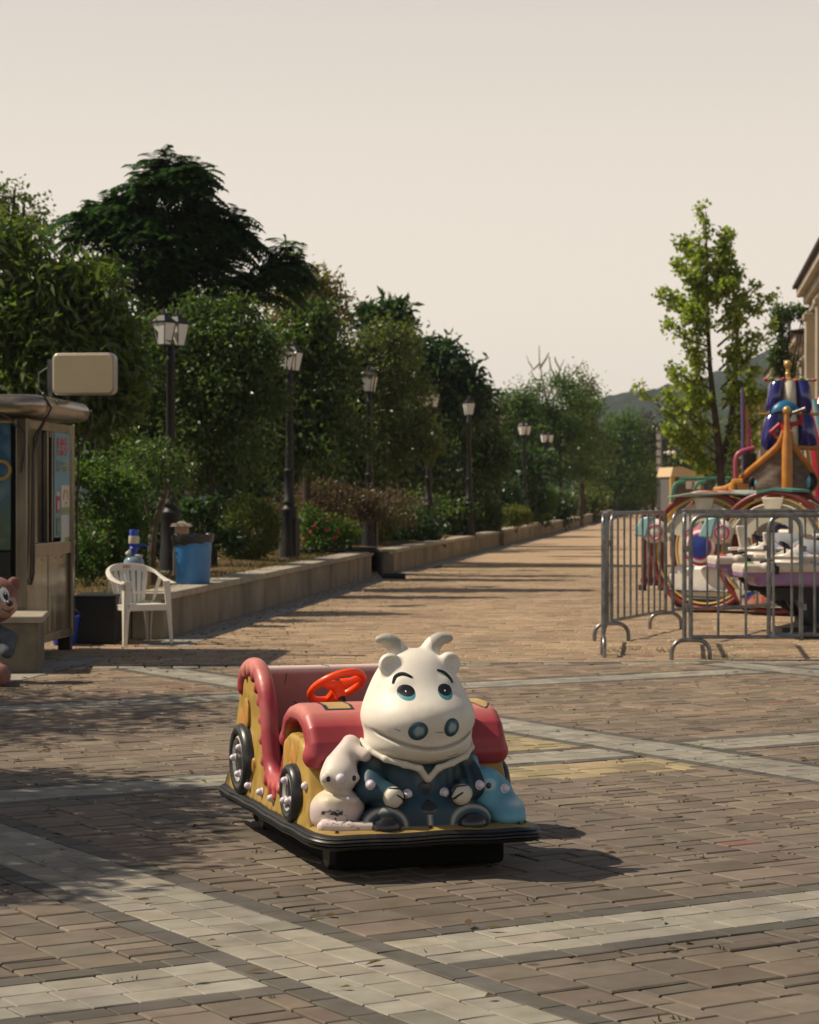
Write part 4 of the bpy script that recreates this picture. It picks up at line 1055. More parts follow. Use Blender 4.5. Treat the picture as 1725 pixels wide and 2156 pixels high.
for i, p in enumerate(sp_):
    t = i / (n - 1); k = math.sin(math.pi * t) ** 3; wdt = .030; hb = .010 + .055 * k
    ox, oy = p[0], p[1] + .05; L_ = math.hypot(ox, oy) or 1; ux, uy = ox / L_, oy / L_
    iw = (1 - k) * wdt + k * .010
    for a, c in ((iw, .010), (iw, -.008 * (1 - k) - hb * k), (-iw, -.008 * (1 - k) - hb * k * 1.0), (-iw, .010)): V_.append((p[0] + ux * a, p[1] + uy * a, p[2] + c))
arm.add(V_, [(i * 4 + k, i * 4 + (k + 1) % 4, (i + 1) * 4 + (k + 1) % 4, (i + 1) * 4 + k) for i in range(n - 1) for k in range(4)] + [(0, 1, 2, 3), tuple((n - 1) * 4 + k for k in (3, 2, 1, 0))])
arm.build('arm_and_top_rail', M_white, ch, bevel=.005)
b = MB()
for k in range(-3, 4):
    xt, xb = k * .062, k * .040; yt = .305 - .9 * xt * xt; w = .021 if abs(k) < 3 else .024
    b.add([(xb - w * .85, .195, .368), (xb + w * .85, .195, .368), (xb + w * .85, .207, .368), (xb - w * .85, .207, .368), (xt - w, yt - .006, .70), (xt + w, yt - .006, .70), (xt + w, yt + .006, .70), (xt - w, yt + .006, .70)], [(3, 2, 1, 0), (4, 5, 6, 7), (0, 1, 5, 4), (1, 2, 6, 5), (2, 3, 7, 6), (3, 0, 4, 7)])
b.build('back_slats', M_white, ch, smooth=False, bevel=.004)
for s in (-1, 1):
    b = MB(); b.tube([(s * .235, .20, .40), (s * .25, .17, .50), (s * .258, .10, .615)], [.012, .018, .022], 8, sq=.5); b.build('back_support', M_white, ch)
b = MB(); b.box((.0, .296, .722), (.075, .006, .028), 0); b.build('maker_sticker', mat('red_sticker', (.40, .03, .05), .5, col2=(.6, .5, .5), nscale=60), ch, smooth=False)

# ---- water bottle with hand pump
wb = thing('water_bottle', 'large blue water bottle with a hand pump, on the wall behind the white chair', 'water bottle', (gx(282, 22.35), 22.35, .458))
m, nt, bs, out = nodes_of('blue_clear_plastic'); bs.inputs['Base Color'].default_value = (.30, .45, .62, 1); bs.inputs['Transmission Weight'].default_value = .55; bs.inputs['Roughness'].default_value = .12; bs.inputs['IOR'].default_value = 1.3
b = MB(); b.lathe([(.001, .006), (.085, .004), (.100, .02), (.104, .05), (.098, .075), (.104, .10), (.104, .16), (.098, .18), (.104, .20), (.104, .27), (.098, .305), (.075, .335), (.045, .352), (.028, .365), (.027, .395)], n=32); b.build('bottle', m, wb)
b = MB(); b.lathe([(.030, .378), (.034, .385), (.034, .40), (.044, .41), (.047, .43), (.040, .44), (.036, .455), (.046, .46), (.048, .475), (.001, .476)], n=24); b.tube([(.04, 0, .455), (.09, -.005, .462), (.118, -.01, .458), (.128, -.012, .44)], [.016, .014, .012, .010], 8); b.build('pump_base', M_blue, wb)
b = MB(); b.lathe([(.052, .474), (.054, .478), (.051, .55), (.001, .552)], n=24); b.build('pump_sleeve', mat('cream_plastic', (.55, .50, .40), .45), wb)
b = MB(); b.lathe([(.043, .55), (.045, .605), (.042, .612), (.001, .613)], n=24); b.build('pump_button', M_blue, wb)
b = MB(); b.ell((-.05, -.03, .375), (.032, .026, .026), 12, 8); b.ell((.05, -.03, .350), (.045, .03, .022), 12, 8); b.ell((-.035, -.035, .395), (.018, .018, .022), 10, 6); b.build('wrapper_scrap', mat('crumpled_film', (.48, .48, .46), .3, bstr=1, bscale=40, bdist=.02), wb)

# ---- blue bin with black bag
bn = thing('litter_bin', 'round blue plastic bin lined with a black bag, standing on the granite wall', 'bin', (gx(406, 24.3), 24.34, .458))
b = MB(); b.lathe([(.172, 0), (.180, .012), (.205, .48), (.209, .49), (.207, .50), (.19, .50)], n=40)
b.build('tub', mat('sky_blue_tub', (.045, .22, .52), .35, 0, .5, col2=(.03, .15, .38), nscale=4), bn)
V_ = []; n = 40
for j, (r, z) in enumerate(((.19, .36), (.198, .50), (.213, .535), (.226, .53), (.228, .50), (.221, .455), (.214, .43))):
    for i in range(n):
        a = 2 * math.pi * i / n; wv = (math.sin(a * 7 + j) * .006 + math.sin(a * 13 + 2 * j) * .005) * (j > 0); V_.append(((r + wv) * math.cos(a), (r + wv) * math.sin(a), z + wv * 1.3 + (.022 * math.cos(a) if j > 3 else 0)))
b = MB(); b.add(V_, [(j * n + i, j * n + (i + 1) % n, (j + 1) * n + (i + 1) % n, (j + 1) * n + i) for j in range(6) for i in range(n)])
b.build('bin_bag', mat('black_bag_film', (.010, .010, .011), .22, 0, .6, bstr=.6, bscale=30, bdist=.02), bn)
b = MB(); b.torus((-.10, -.185, .44), .03, .004, (0, 1, 0), 16, 5, a0=180, a1=360); b.build('handle', M_steel, bn)

# ---- stone lantern bollard behind the bin
ln = thing('garden_lantern', 'small stone garden lantern with a tiled cap, behind the blue bin', 'lantern', (gx(383, 28.0), 28.0, .38))
b = MB(); b.box((0, 0, .20), (.20, .20, .42)); b.build('post', M_wall, ln, smooth=False, bevel=.01)
b = MB(); b.box((0, 0, .53), (.16, .16, .24)); b.build('light_chamber', mat('old_parchment_glass', (.42, .28, .18), .6), ln, smooth=False)
b = MB(); b.box((0, 0, .665), (.27, .27, .04), taper=.8); b.box((0, 0, .69), (.17, .17, .04), taper=.4); b.build('cap', M_wall, ln, smooth=False)
# ================================================================ crowd barriers
def barrier(label, p0, p1, nbars, h=1.235, zb=.195, foot0=None, foot1=None, tr=.0195, rc=.12):
    d = Vector((p1[0] - p0[0], p1[1] - p0[1], 0)); L = d.length; ang = math.atan2(d.y, d.x)
    t = thing('crowd_barrier', label, 'barrier', (p0[0], p0[1], 0), ang, 'steel crowd barriers round the rides')
    cr = [(rc - rc * math.cos(R(a)), 0, h - rc + rc * math.sin(R(a))) for a in range(0, 91, 15)]
    b = MB(); b.tube([(0, 0, zb - .03)] + cr + [(L - x, 0, z) for x, _, z in cr[::-1]] + [(L, 0, zb - .03)], tr, 12)
    b.tube([(0, 0, zb), (L, 0, zb)], tr * .85, 10)
    for x in (0, L):
        for z in (.45, .95): b.box((x + (.03 if x else -.03), 0, z), (.03, .03, .05))
    b.build('frame', M_steel, t)
    for i in range(nbars):
        x = L * (i + 1) / (nbars + 1); q = MB(); q.cyl((x, 0, zb), (x, 0, h), .0115, n=8); q.build('bar', M_steel, t)
    for x, fa in ((0, foot0), (L, foot1)):
        if fa is None: continue
        a = fa - ang; ca, sa = math.cos(a), math.sin(a); w, r = .165, .11
        prof = [(-w, 0)] + [(-w + r - r * math.cos(R(k)), .17 - r + r * math.sin(R(k))) for k in range(0, 91, 18)] + [(w - r + r * math.sin(R(k)), .17 - r + r * math.cos(R(k))) for k in range(0, 91, 18)] + [(w, 0)]
        q = MB(); q.tube([(x + u * ca, u * sa, z) for u, z in prof], tr, 10); q.build('foot', M_steel, t)
    return t
barrier('barrier seen end on, nearest to the camera at the left of the group', (1.70, 19.75), (1.90, 21.65), 8, foot0=R(88), foot1=None)
barrier('barrier running back along the path, in front of the red slatted panel', (1.955, 21.8), (2.70, 23.75), 8, foot0=R(2), foot1=R(2))
barrier('long rear barrier just in front of the big ring wheels', (2.80, 23.95), (4.85, 25.6), 9, foot0=None, foot1=R(0))
barrier('short front barrier with wide spaced bars, closest to the purple gondolas', (2.41, 19.3), (3.355, 19.3), 3, foot0=R(3), foot1=None)
barrier('barrier overlapping the short front one and running out of the right edge', (3.13, 19.62), (4.95, 19.75), 8, foot0=None, foot1=R(0))
barrier('barrier seen end on, clamped behind the left post of the short front one', (2.37, 19.42), (2.60, 21.3), 8)

# ================================================================ ring wheel carts
M_maroon = mat('maroon_tube', (.20, .022, .022), .4, 0, .5, col2=(.13, .018, .018), nscale=6)
M_ylw = mat('old_yellow_tube', (.48, .30, .06), .45, 0, .5)
M_cream = mat('cream_panel', (.60, .55, .44), .45, 0, .5, col2=(.44, .40, .31), nscale=4)
M_aqua = mat('aqua_panel', (.22, .42, .44), .4)
M_mag = mat('magenta_plastic', (.42, .02, .12), .35)
M_deep = mat('deep_blue_plastic', (.012, .028, .20), .3)
M_pinkp = mat('pink_panel', (.55, .25, .24), .45)
M_teal = mat('teal_paint', (.05, .22, .18), .45)
M_oran = mat('orange_fibreglass', (.52, .22, .035), .4, 0, .5, col2=(.36, .14, .03), nscale=5)
def ring_cart(label, loc, rot, canopy, disc, words):
    t = thing('ring_wheel_cart', label, 'ride cart', loc, rot, 'giant ring wheel carts'); Rr = .70; c = (0, 0, .745)
    for y, nm in ((-.26, 'front'), (.26, 'back')):
        b = MB(); b.torus((c[0], y, c[2]), Rr, .034, (0, 1, 0), 64, 10); o = b.build('ring', M_maroon, t)
        b = MB(); b.torus((c[0], y, c[2]), Rr - .062, .015, (0, 1, 0), 56, 8); b.build('inner_ring', M_ylw, o)
        b = MB(); b.torus((c[0], y, c[2]), Rr - .135, .03, (0, 1, 0), 48, 8, a0=10, a1=175, sq=.5); b.torus((c[0], y, c[2]), Rr - .135, .03, (0, 1, 0), 48, 8, a0=185, a1=240, sq=.5); b.build('cream_arc', M_cream, o)
        b = MB(); b.prism([(-.14, Rr - .06 + c[2]), (.14, Rr - .06 + c[2]), (.10, Rr - .20 + c[2]), (-.10, Rr - .20 + c[2])], 'y', y - .03, y + .03); b.build('bracket_plate', M_cream, o, bevel=.01)
        b = MB(); b.prism([(.55 * math.cos(R(a)), c[2] + .55 * math.sin(R(a))) for a in range(22, 160, 9)] + [(.30 * math.cos(R(a)), c[2] + .06 + .30 * math.sin(R(a))) for a in range(160, 20, -14)], 'y', y + .0, y + .02); b.build('arch_panel', mat('pale_cream_panel', (.52, .50, .40), .5, col2=(.40, .40, .32), nscale=5), o)
    b = MB(); b.ell((-.66, -.30, .98), (.17, .09, .15), 20, 12); pod = b.build('pod', M_white, t)
    b = MB(); b.prism([(-.90, .92), (-.80, 1.14), (-.66, 1.16), (-.72, .90)], 'y', -.40, -.22); b.build('pod_fin', M_aqua, pod, bevel=.02)
    b = MB(); b.torus((-.60, -.385, .97), .085, .012, (0, 1, 0), 24, 6); b.build('pod_stripe', M_mag, pod)
    b = MB(); V_ = [(-.62, .30), (-.50, .50), (-.42, .56), (.40, .56), (.55, .46), (.58, .30), (.48, .17), (-.42, .17)]
    b.prism(V_, 'y', -.22, .22); b.build('seat_tub', M_white, t, bevel=.05, seg=3)
    b = MB(); b.prism([(-.50, .18), (.52, .18), (.44, .05), (-.40, .05)], 'y', -.24, .24); b.build('undercarriage', M_black, t, bevel=.02)
    b = MB(); b.tube([(-.5, -.24, .27), (.1, -.25, .27), (.5, -.25, .25)], .02, 8); b.build('foot_bar', M_steel, t)
    b = MB(); b.box((.16, .12, .78), (.52, .08, .46)); b.build('seat_back', M_cream, t, bevel=.04)
    if disc:
        b = MB(); dd = (-.02, -.33, .80); prof = [(.235, .02), (.235, 0), (.20, -.02), (.199, -.021)]
        q = MB(); q.lathe([(.235, .02), (.238, 0), (.20, -.016)], dd, 'y', 40, caps=False); o = q.build('disc_rim', M_mag, t)
        q = MB(); q.lathe([(.20, -.016), (.165, -.028)], dd, 'y', 40, caps=False); q.build('disc_band', M_white, o)
        q = MB(); q.lathe([(.165, -.028), (.145, -.034)], dd, 'y', 40, caps=False); q.build('disc_inner_band', M_mag, o)
        q = MB(); q.lathe([(.145, -.034), (.08, -.048), (.001, -.052)], dd, 'y', 40, caps=False); q.build('disc_centre', M_deep, o)
        q = MB(); q.box((dd[0], -.16, .80), (.05, .3, .05)); q.build('disc_arm', M_black, o)
    b = MB()
    if canopy:
        b.add([(-.46, -.34, 1.40), (-.16, -.37, 1.445), (.34, -.34, 1.45), (.56, -.28, 1.43), (.56, .28, 1.45), (.34, .32, 1.48), (-.16, .32, 1.475), (-.46, .28, 1.42)] + [(x, y, z - .02) for x, y, z in ((-.46, -.34, 1.40), (-.16, -.37, 1.445), (.34, -.34, 1.45), (.56, -.28, 1.43), (.56, .28, 1.45), (.34, .32, 1.48), (-.16, .32, 1.475), (-.46, .28, 1.42))],
              [tuple(range(8)), tuple(range(15, 7, -1))] + [(i, (i + 1) % 8, 8 + (i + 1) % 8, 8 + i) for i in range(8)])
        b.build('canopy', mat('grey_green_canopy', (.26, .31, .27), .5), t, smooth=False, bevel=.004)
        b = MB()
        for x in (-.1, .25): b.tube([(x, -.1, 1.45), (x - .05, -.12, 1.2), (x + .02, 0, .95)], .018, 7)
        b.build('canopy_post', M_ylw, t)
    else:
        b.prism([(-.20, 1.46), (0, 1.50), (.24, 1.48), (.24, 1.45), (0, 1.47), (-.20, 1.43)], 'y', -.3, .3); b.build('canopy', M_teal, t)
    if words:
        b = MB(); b.prism([(-.46, .30), (.52, .40), (.56, .20), (.46, .10), (-.36, .10)], 'y', -.33, -.30); o = b.build('skirt_panel', M_cream, t)
        b = MB(); b.prism([(-.40, .22), (.52, .32), (.54, .24), (.46, .14), (-.34, .14)], 'y', -.338, -.331); b.build('skirt_stripe', M_pinkp, o)
        b = MB(); b.prism([(-.38, .22), (-.28, .28), (-.12, .29), (-.24, .245), (-.30, .19)], 'y', -.344, -.339); b.build('skirt_flash', M_deep, o)
        text_mesh('SUPER HERO', .125, mat('orange_lettering', (.60, .20, .06), .5), o, 'skirt_lettering', (.10, -.342, .205), (R(90), R(-4), 0), .95)
    return t
ring_cart('maroon ring wheel cart with grey canopy and a magenta and blue disc', (gx(1507, 27.2), 27.3, 0), R(-34), True, True, False)
ring_cart('maroon ring wheel cart with lettered skirt, right behind the purple gondolas', (gx(1649, 26.5), 26.6, 0), R(-30), False, False, True)
# red slatted panel, white cabinet
t = thing('slatted_panel', 'dark red slatted panel behind the left crowd barriers', 'panel', (gx(1375, 33.5), 33.5, 0), R(8))
M_brick_red = mat('brick_red_paint', (.20, .038, .026), .55, 0, .4, col2=(.13, .03, .02), nscale=5)
b = MB()
for k in range(4): b.box((-.135 + .09 * k, 0, .60), (.078, .04, 1.06))
b.box((0, .03, 1.08), (.36, .03, .07)); b.box((0, .03, .15), (.36, .03, .07)); b.build('slats', M_brick_red, t, smooth=False, bevel=.006)
for x in (-.15, .15):
    b = MB(); b.box((x, .04, .04), (.05, .3, .08)); b.build('foot', M_black, t, smooth=False)
t = thing('control_cabinet', 'white cabinet with blue markings under the wooden ship bow', 'cabinet', (gx(1712, 29.4), 29.4, 0), R(5))
b = MB(); b.box((0, 0, .68), (.42, .4, 1.34)); b.build('case', M_cream, t, smooth=False, bevel=.015); b = MB(); b.box((-.05, -.206, 1.2), (.12, .008, .08)); b.box((.1, -.206, 1.24), (.08, .008, .05)); b.build('marking', M_aqua, t, smooth=False)

# ================================================================ gondola ride: white and purple shuttles on arms
gr = thing('gondola_ride', 'turning ride with white and purple space shuttle gondolas on black arms', 'ride', (gx(1706, 22.9), 22.9, 0), R(0))
GX, GY = gr.location.x, gr.location.y
LAV = (.27, .16, .36)
def gon(P):
    d = sd_box(P, (0, 0, .02), (.50, .225, .04), .03); d = smin(d, sd_box(P, (.10, 0, .03), (.40, .25, .045), .04), .03)
    d = smin(d, sd_ell(P, (.22, 0, .10), (.37, .22, .195)), .03)
    cut = sd_ell(P, (-.02, 0, .24), (.15, .15, .13)); d = smax(d, -cut, .02)
    low = sd_box(P, (.06, 0, -.075), (.42 , .19, .085), .05); low = smin(low, sd_ell(P, (.2, 0, -.10), (.30, .17, .10)), .04); low = smin(low, sd_box(P, (-.36, 0, -.03), (.135, .205, .04), .02), .02)
    d = smin(d, low, .006)
    d = smin(d, sd_box((P[0] + .2 * (P[2] - .2), P[1], P[2]), (-.16, .0, .20), (.05, .03, .17), .02), .02)
    for s in (-1, 1): d = smin(d, sd_box(P, (.0, s * .235, .125), (.27, .03, .018), .014), .012)
    return d
def gonc(V):
    x, y, z = V.T; c = lerp((.66, .60, .52), (.56, .52, .46), vn(V, 20, 2)); c[z < -.012] = LAV; ln = np.abs(z + .012) < .008; c[ln] = (.70, .66, .58)
    sm = (np.abs(y) > .17) & (np.abs(z - (.055 + 3.0 * (x - .28) ** 2)) < .010) & (np.abs(x - .28) < .11); c[sm] = (.12, .34, .44)
    gl = (np.abs(y) < .215) & (z > .12 + .6 * np.abs(x - .25)) & (x > .10); c[gl] = (.30, .32, .33); ln = gl & (z < .14 + .6 * np.abs(x - .25)); c[ln] = LAV
    ey = ((x - .10) / .05) ** 2 + ((z - .155) / .03) ** 2 < 1; c[ey & (np.abs(y) > .12)] = (.30, .40, .50)
    return c
gme = sdf_mesh('gondola', gon, (-.54, -.30, -.24), (.64, .30, .40), .011, gonc)
M_gon = mat('gondola_paint', (1, 1, 1), .35, 0, .5, col2=(.85, .83, .8), nscale=8, attr=True, coat=.2)
for k, (px, py, Y, rz, lab) in enumerate(((1656, 1199, 22.3, 6, 0), (1598, 1182, 23.2, 4, 0), (1768, 1152, 24.2, -6, 0))):
    X_, Z_ = gx(px, Y) - GX, gz(py, Y)
    o = link_mesh('gondola', gme, M_gon, gr, angle=180) if k == 0 else None
    if o is None: o = bpy.data.objects.new('gondola', gme); COL.objects.link(o); o.parent = gr
    o.location = (X_, Y - GY, Z_); o.rotation_euler = (0, 0, R(rz))
    q = MB(); q.torus((-.02, -.03, .24), .055, .014, (.4, -.3, .8), 20, 6); q.box((-.02, -.02, .18), (.02, .02, .12)); q.build('steering_wheel', M_black, o)
    q = MB(); q.tube([(-.30, -.15, .075), (-.20, -.24, .10), (-.17, -.245, .02)], .016, 6); q.box((-.16, -.245, .0), (.04, .02, .08)); q.build('harness_strap', M_black, o)
    q = MB(); q.ell((-.40, -.07, .055), (.06, .05, .025), 14, 8); q.build('signal_lamp', mat('green_lens', (.20, .34, .10), .25) if k == 0 else mat('red_lens', (.60, .05, .03), .25), o)
    q = MB(); q.tube([(0, 0, -.16), (.05, .05, -.30), ((-X_) * .75, (23.1 - Y) * .7, -Z_ + .22)], [.06, .045, .04], 10); q.box((.12, 0, -.24), (.50, .26, .12)); q.cyl((-.2, 0, -.16), (-.05, 0, -.3), .025, n=8); q.build('arm', M_black, o)
b = MB(); b.lathe([(.30, 0), (.30, .08), (.16, .12), (.13, .60), (.10, .62), (.09, .95)], n=24); b.build('centre_post', M_black, gr)
b = MB(); b.box((.0, -.45, .05), (.8, .5, .09)); b.tube([(-.25, -.6, .1), (-.2, -.75, .02)], .012, 6); b.build('base_frame', M_black, gr, smooth=False, bevel=.01)

# ================================================================ pirate ship ride
SY = 32.0; SX = gx(1656, SY)
ship = thing('pirate_ship_ride', 'wooden pirate ship ride with orange stem, blue and white sails and a red coated lookout', 'ship ride', (SX, SY, 0), R(0))
M_log = mat('weathered_planks', (.16, .125, .10), .7, 0, .3, col2=(.075, .055, .045), nscale=3, ndetail=8, stretch=(1, 1, 5), bstr=.5, bscale=9, bdist=.02)
M_logd = M_log
M_navy = mat('glossy_navy', (.018, .016, .15), .18, 0, .6, coat=.5)
M_ivory = mat('glossy_ivory', (.62, .57, .44), .25, 0, .5, coat=.4)
M_goldp = mat('gold_paint', (.50, .32, .10), .3, .3, .5)
st_ = [(0.0, .0, 2.22, 1.0), (.18, .20, 2.02, 1.0), (.45, .40, 1.80, 1.02), (.85, .56, 1.60, 1.04), (1.5, .62, 1.50, 1.06), (2.6, .62, 1.48, 1.08), (3.4, .50, 1.5, 1.1)]
for s in (-1, 1):
    V_, F_ = [], []; rows = 25
    for y, hw, zt, zb in st_:
        for j in range(rows):
            t = j / (rows - 1); z = zb + (zt - zb) * t; bulge = .030 * abs(math.sin(t * math.pi * 4)); w = hw * (.62 + .38 * t ** .8) + bulge * (hw > 0)
            V_.append((s * w, y, z))
    for i in range(len(st_) - 1):
        for j in range(rows - 1): F_.append((i * rows + j, i * rows + j + 1, (i + 1) * rows + j + 1, (i + 1) * rows + j))
    b = MB(); b.add(V_, F_); o = b.build('hull_side', M_log, ship); sd = o.modifiers.new('thick', 'SOLIDIFY'); sd.thickness = .04
    k = 1 if s < 0 else 1.35
    b = MB(); b.tube(smooth_path([(s * .03, -.03, 2.32), (s * .09, .05, 2.14), (s * .22, .18, 1.99), (s * .41, .45, 1.80), (s * .575, .85, 1.61), (s * .635, 1.5, 1.52), (s * .635, 2.6, 1.50), (s * .52, 3.4, 1.52)], 3), [.05] * 21 + [.045], 10)
    b.build('gunwale', M_oran, ship)
    px_, pz_, py_ = (-.34, 1.585, .55) if s < 0 else (.385, 1.62, .55)
    b = MB(); b.ell((px_, py_ - .10, pz_), (.045, .03, .075 if s < 0 else .11), 16, 10); pg_ = b.build('porthole', mat('aqua_porthole', (.10, .36, .50), .2, 0, .6), ship)
    b = MB(); b.torus((px_, py_ - .07, pz_), .10 if s < 0 else .12, .028, (.1 * s, 1, 0), 24, 8, a0=-20 if s < 0 else 0, a1=200 if s < 0 else 360); b.ell((px_, py_ - .03, pz_), (.085, .05, .10), 14, 8); b.build('porthole_hood', M_black, pg_)
b = MB(); b.tube([(0, -.06, 2.60), (0, -.06, 2.45), (0, -.07, 2.28), (0, -.08, 2.1), (0, -.07, 1.6), (0, -.03, 1.0)], [.035, .038, .05, .075, .078, .07], 12); b.build('stem', M_oran, ship)
b = MB(); b.ell((0, -.06, 2.62), (.062, .062, .062), 18, 12); b.build('stem_ball', M_goldp, ship)
b = MB(); b.box((0, 1.6, .55), (.9, 2.8, 1.1)); b.build('pedestal', M_deep, ship, smooth=False, bevel=.02)
b = MB(); b.box((0, 1.9, 1.36), (1.1, 2.6, .06)); b.build('deck_floor', M_log, ship, smooth=False)
b = MB(); MX, MYY = gx(1660, 33.4) - SX, 1.3
b.cyl((MX, MYY + .12, 1.4), (MX, MYY + .12, 3.25), .035, n=10); b.build('mast', M_goldp, ship)
b = MB(); b.lathe([(.03, 0), (.045, .02), (.03, .04), (.03, .09), (.05, .11)], (MX, MYY + .12, 3.20), n=12); b.ell((MX, MYY + .12, 3.36), (.062, .062, .062), 16, 10); b.build('mast_ball', M_goldp, ship)
for tier, (z0_, z1_, w0, w1) in enumerate(((2.63, 3.11, .345, .29), (2.08, 2.605, .42, .36))):
    for k in range(3):
        V_, F_ = [], []; nu, nv = 9, 11
        for i in range(nv + 1):
            t = i / nv; z = z0_ + (z1_ - z0_) * t; w = (w0 + (w1 - w0) * t) * (1.0 - .12 * (abs(2 * t - 1) ** 6)) / 1.5
            for j in range(nu + 1):
                a = math.pi * j / nu; V_.append((MX + (k - 1) * w * 1.02 - math.cos(a) * w / 2 * .98, MYY - math.sin(a) ** .7 * (.10 + .07 * math.sin(math.pi * t)), z))
        m0 = len(V_); V_ += [(x, MYY + .05, z) for x, y, z in V_]
        for i in range(nv):
            for j in range(nu): q = i * (nu + 1) + j; F_.append((q, q + 1, q + nu + 2, q + nu + 1)); F_.append((m0 + q, m0 + q + nu + 1, m0 + q + nu + 2, m0 + q + 1))
            for j in (0, nu): q = i * (nu + 1) + j; F_.append((q, q + nu + 1, m0 + q + nu + 1, m0 + q))
        for i in (0, nv):
            for j in range(nu): q = i * (nu + 1) + j; F_.append((q, q + 1, m0 + q + 1, m0 + q))
        b = MB(); b.add(V_, F_); b.build('sail', M_ivory if k == 1 else M_navy, ship)
    b = MB(); b.tube([(MX - w0 - .04, MYY - .02, z1_ + .008), (MX + w0 + .04, MYY - .02, z1_ + .008)], .022, 8); b.build('yard', M_goldp, ship)
# bunting on the top yard
cols = [(.45, .03, .06), (.18, .32, .10), (.25, .40, .36), (.42, .03, .14), (.5, .18, .08)]
for i in range(9):
    x = MX - .36 + .09 * i; b = MB(); b.ell((x, MYY - .06, 3.125 + .02 * math.sin(i * 2.3)), (.035, .03, .022), 8, 6); b.build('bunting_flower', mat('bunting_cloth', cols[i % 5], .6), ship)
# lookout figure
pf = MB()
def pir(P):
    d = sd_cone(P, (0, 0, 2.05), (0, 0, 2.42), .075, .085); d = smin(d, sd_ell(P, (.02, -.02, 2.60), (.065, .065, .075)), .02)
    d = smin(d, sd_cone(P, (.02, 0, 2.42), (.02, -.01, 2.53), .03, .03), .02)
    d = smin(d, sd_cone(P, (-.09, 0, 2.44), (-.215, 0, 2.33), .036, .030), .02); d = smin(d, sd_cone(P, (-.215, 0, 2.33), (-.10, -.03, 2.22), .030, .024), .01); d = smin(d, sd_ell(P, (-.095, -.03, 2.20), (.032, .03, .032)), .008)
    d = smin(d, sd_cone(P, (.09, 0, 2.44), (.21, -.03, 2.47), .036, .030), .02); d = smin(d, sd_cone(P, (.21, -.03, 2.47), (.195, -.09, 2.60), .030, .024), .01); d = smin(d, sd_ell(P, (.18, -.10, 2.63), (.032, .03, .03)), .008)
    d = smin(d, sd_ell(P, (.075, -.065, 2.595), (.018, .02, .016)), .01)
    for s in (-1, 1): d = smin(d, sd_cone(P, (s * .05, 0, 2.05), (s * .06, 0, 1.45), .06, .05), .02)
    return d
def pirc(V):
    x, y, z = V.T; c = np.tile(np.array((.42, .02, .025)), (len(V), 1)); hd_ = (z > 2.50) & (np.abs(x) < .11); c[hd_] = (.50, .28, .18)
    c[hd_ & (z < 2.585) & (y < -.03) & (np.abs(x - .03) < .05)] = (.03, .025, .02); c[hd_ & (y < -.05) & (z > 2.61) & (z < 2.635) & (np.abs(x - .03) < .045)] = (.03, .025, .02)
    hh = (((x + .095) ** 2 + (z - 2.20) ** 2) < .0016) | (((x - .18) ** 2 + (z - 2.63) ** 2) < .0016); c[hh] = (.60, .50, .42); c[np.abs(z - 2.24) < .012] = (.52, .26, .04); c[z < 1.95] = (.03, .03, .04)
    return c
p_ = link_mesh('lookout_figure', sdf_mesh('lookout_figure', pir, (-.27, -.16, 1.38), (.27, .14, 2.70), .0095, pirc), K_gloss, ship, angle=180); p_.location = (gx(1657, 32.5) - SX, .55, .0)
b = MB(); V_, F_ = [], []
for j, (r, z) in enumerate(((.20, 2.625), (.205, 2.64), (.17, 2.70), (.10, 2.76), (.03, 2.785))):
    for i in range(24):
        a = 2 * math.pi * i / 24; V_.append((-.01 + r * 1.05 * math.cos(a), r * .55 * math.sin(a), z - .035 * (abs(math.cos(a)) ** 3) * (j < 2)))
b.add(V_, [(j * 24 + i, j * 24 + (i + 1) % 24, (j + 1) * 24 + (i + 1) % 24, (j + 1) * 24 + i) for j in range(4) for i in range(24)] + [tuple(range(96, 120)), tuple(range(23, -1, -1))])
b.build('hat', mat('hat_blue', (.008, .12, .26), .4), p_); b = MB(); b.tube([(.06, -.09, 2.60), (.15, -.13, 2.63), (.25, -.17, 2.665)], [.016, .02, .026], 10); b.build('telescope', M_steel, p_)
# orange steps, magenta pipe, speaker and coloured poles on the ship's left
b = MB(); b.tube([(-.72, .3, 1.30), (-.72, .3, 1.55), (-.70, .3, 1.60), (-.58, .3, 1.60)], .055, 8); b.box((-.58, .35, 1.53), (.16, .2, .10)); b.build('boarding_step', M_oran, ship)
b = MB(); b.tube(smooth_path([(-.62, .6, 1.60), (-.63, .6, 1.92), (-.56, .6, 2.04), (-.36, .6, 2.10)], 4), .036, 10); b.build('hand_rail', mat('magenta_pipe', (.34, .06, .13), .4), ship)
for x, z0_, z1_, r, m_ in ((-.50, 1.5, 2.98, .026, mat('violet_pole', (.10, .06, .16), .4)), (-.44, 1.5, 2.72, .022, M_oran), (-.40, 1.6, 2.46, .022, M_mag)):
    b = MB(); b.tube([(x, .7, z0_), (x - .02, .7, z1_ - .06), (x - .02, .7, z1_)], [r * 1.2, r, r * .6], 8); b.build('pole', m_, ship)
b = MB(); b.box((-.42, .62, 1.93), (.17, .14, .19)); b.build('loudspeaker', M_black, ship, smooth=False, bevel=.015)
b = MB()
for k in range(5): b.tube([(.42 + .14 * k, 1.2, 1.75), (.36 + .14 * k, 1.2, 2.12)], .022, 6)
b.tube([(.30, 1.2, 2.12), (1.2, 1.2, 2.12)], .03, 8); b.build('deck_railing', M_oran, ship)
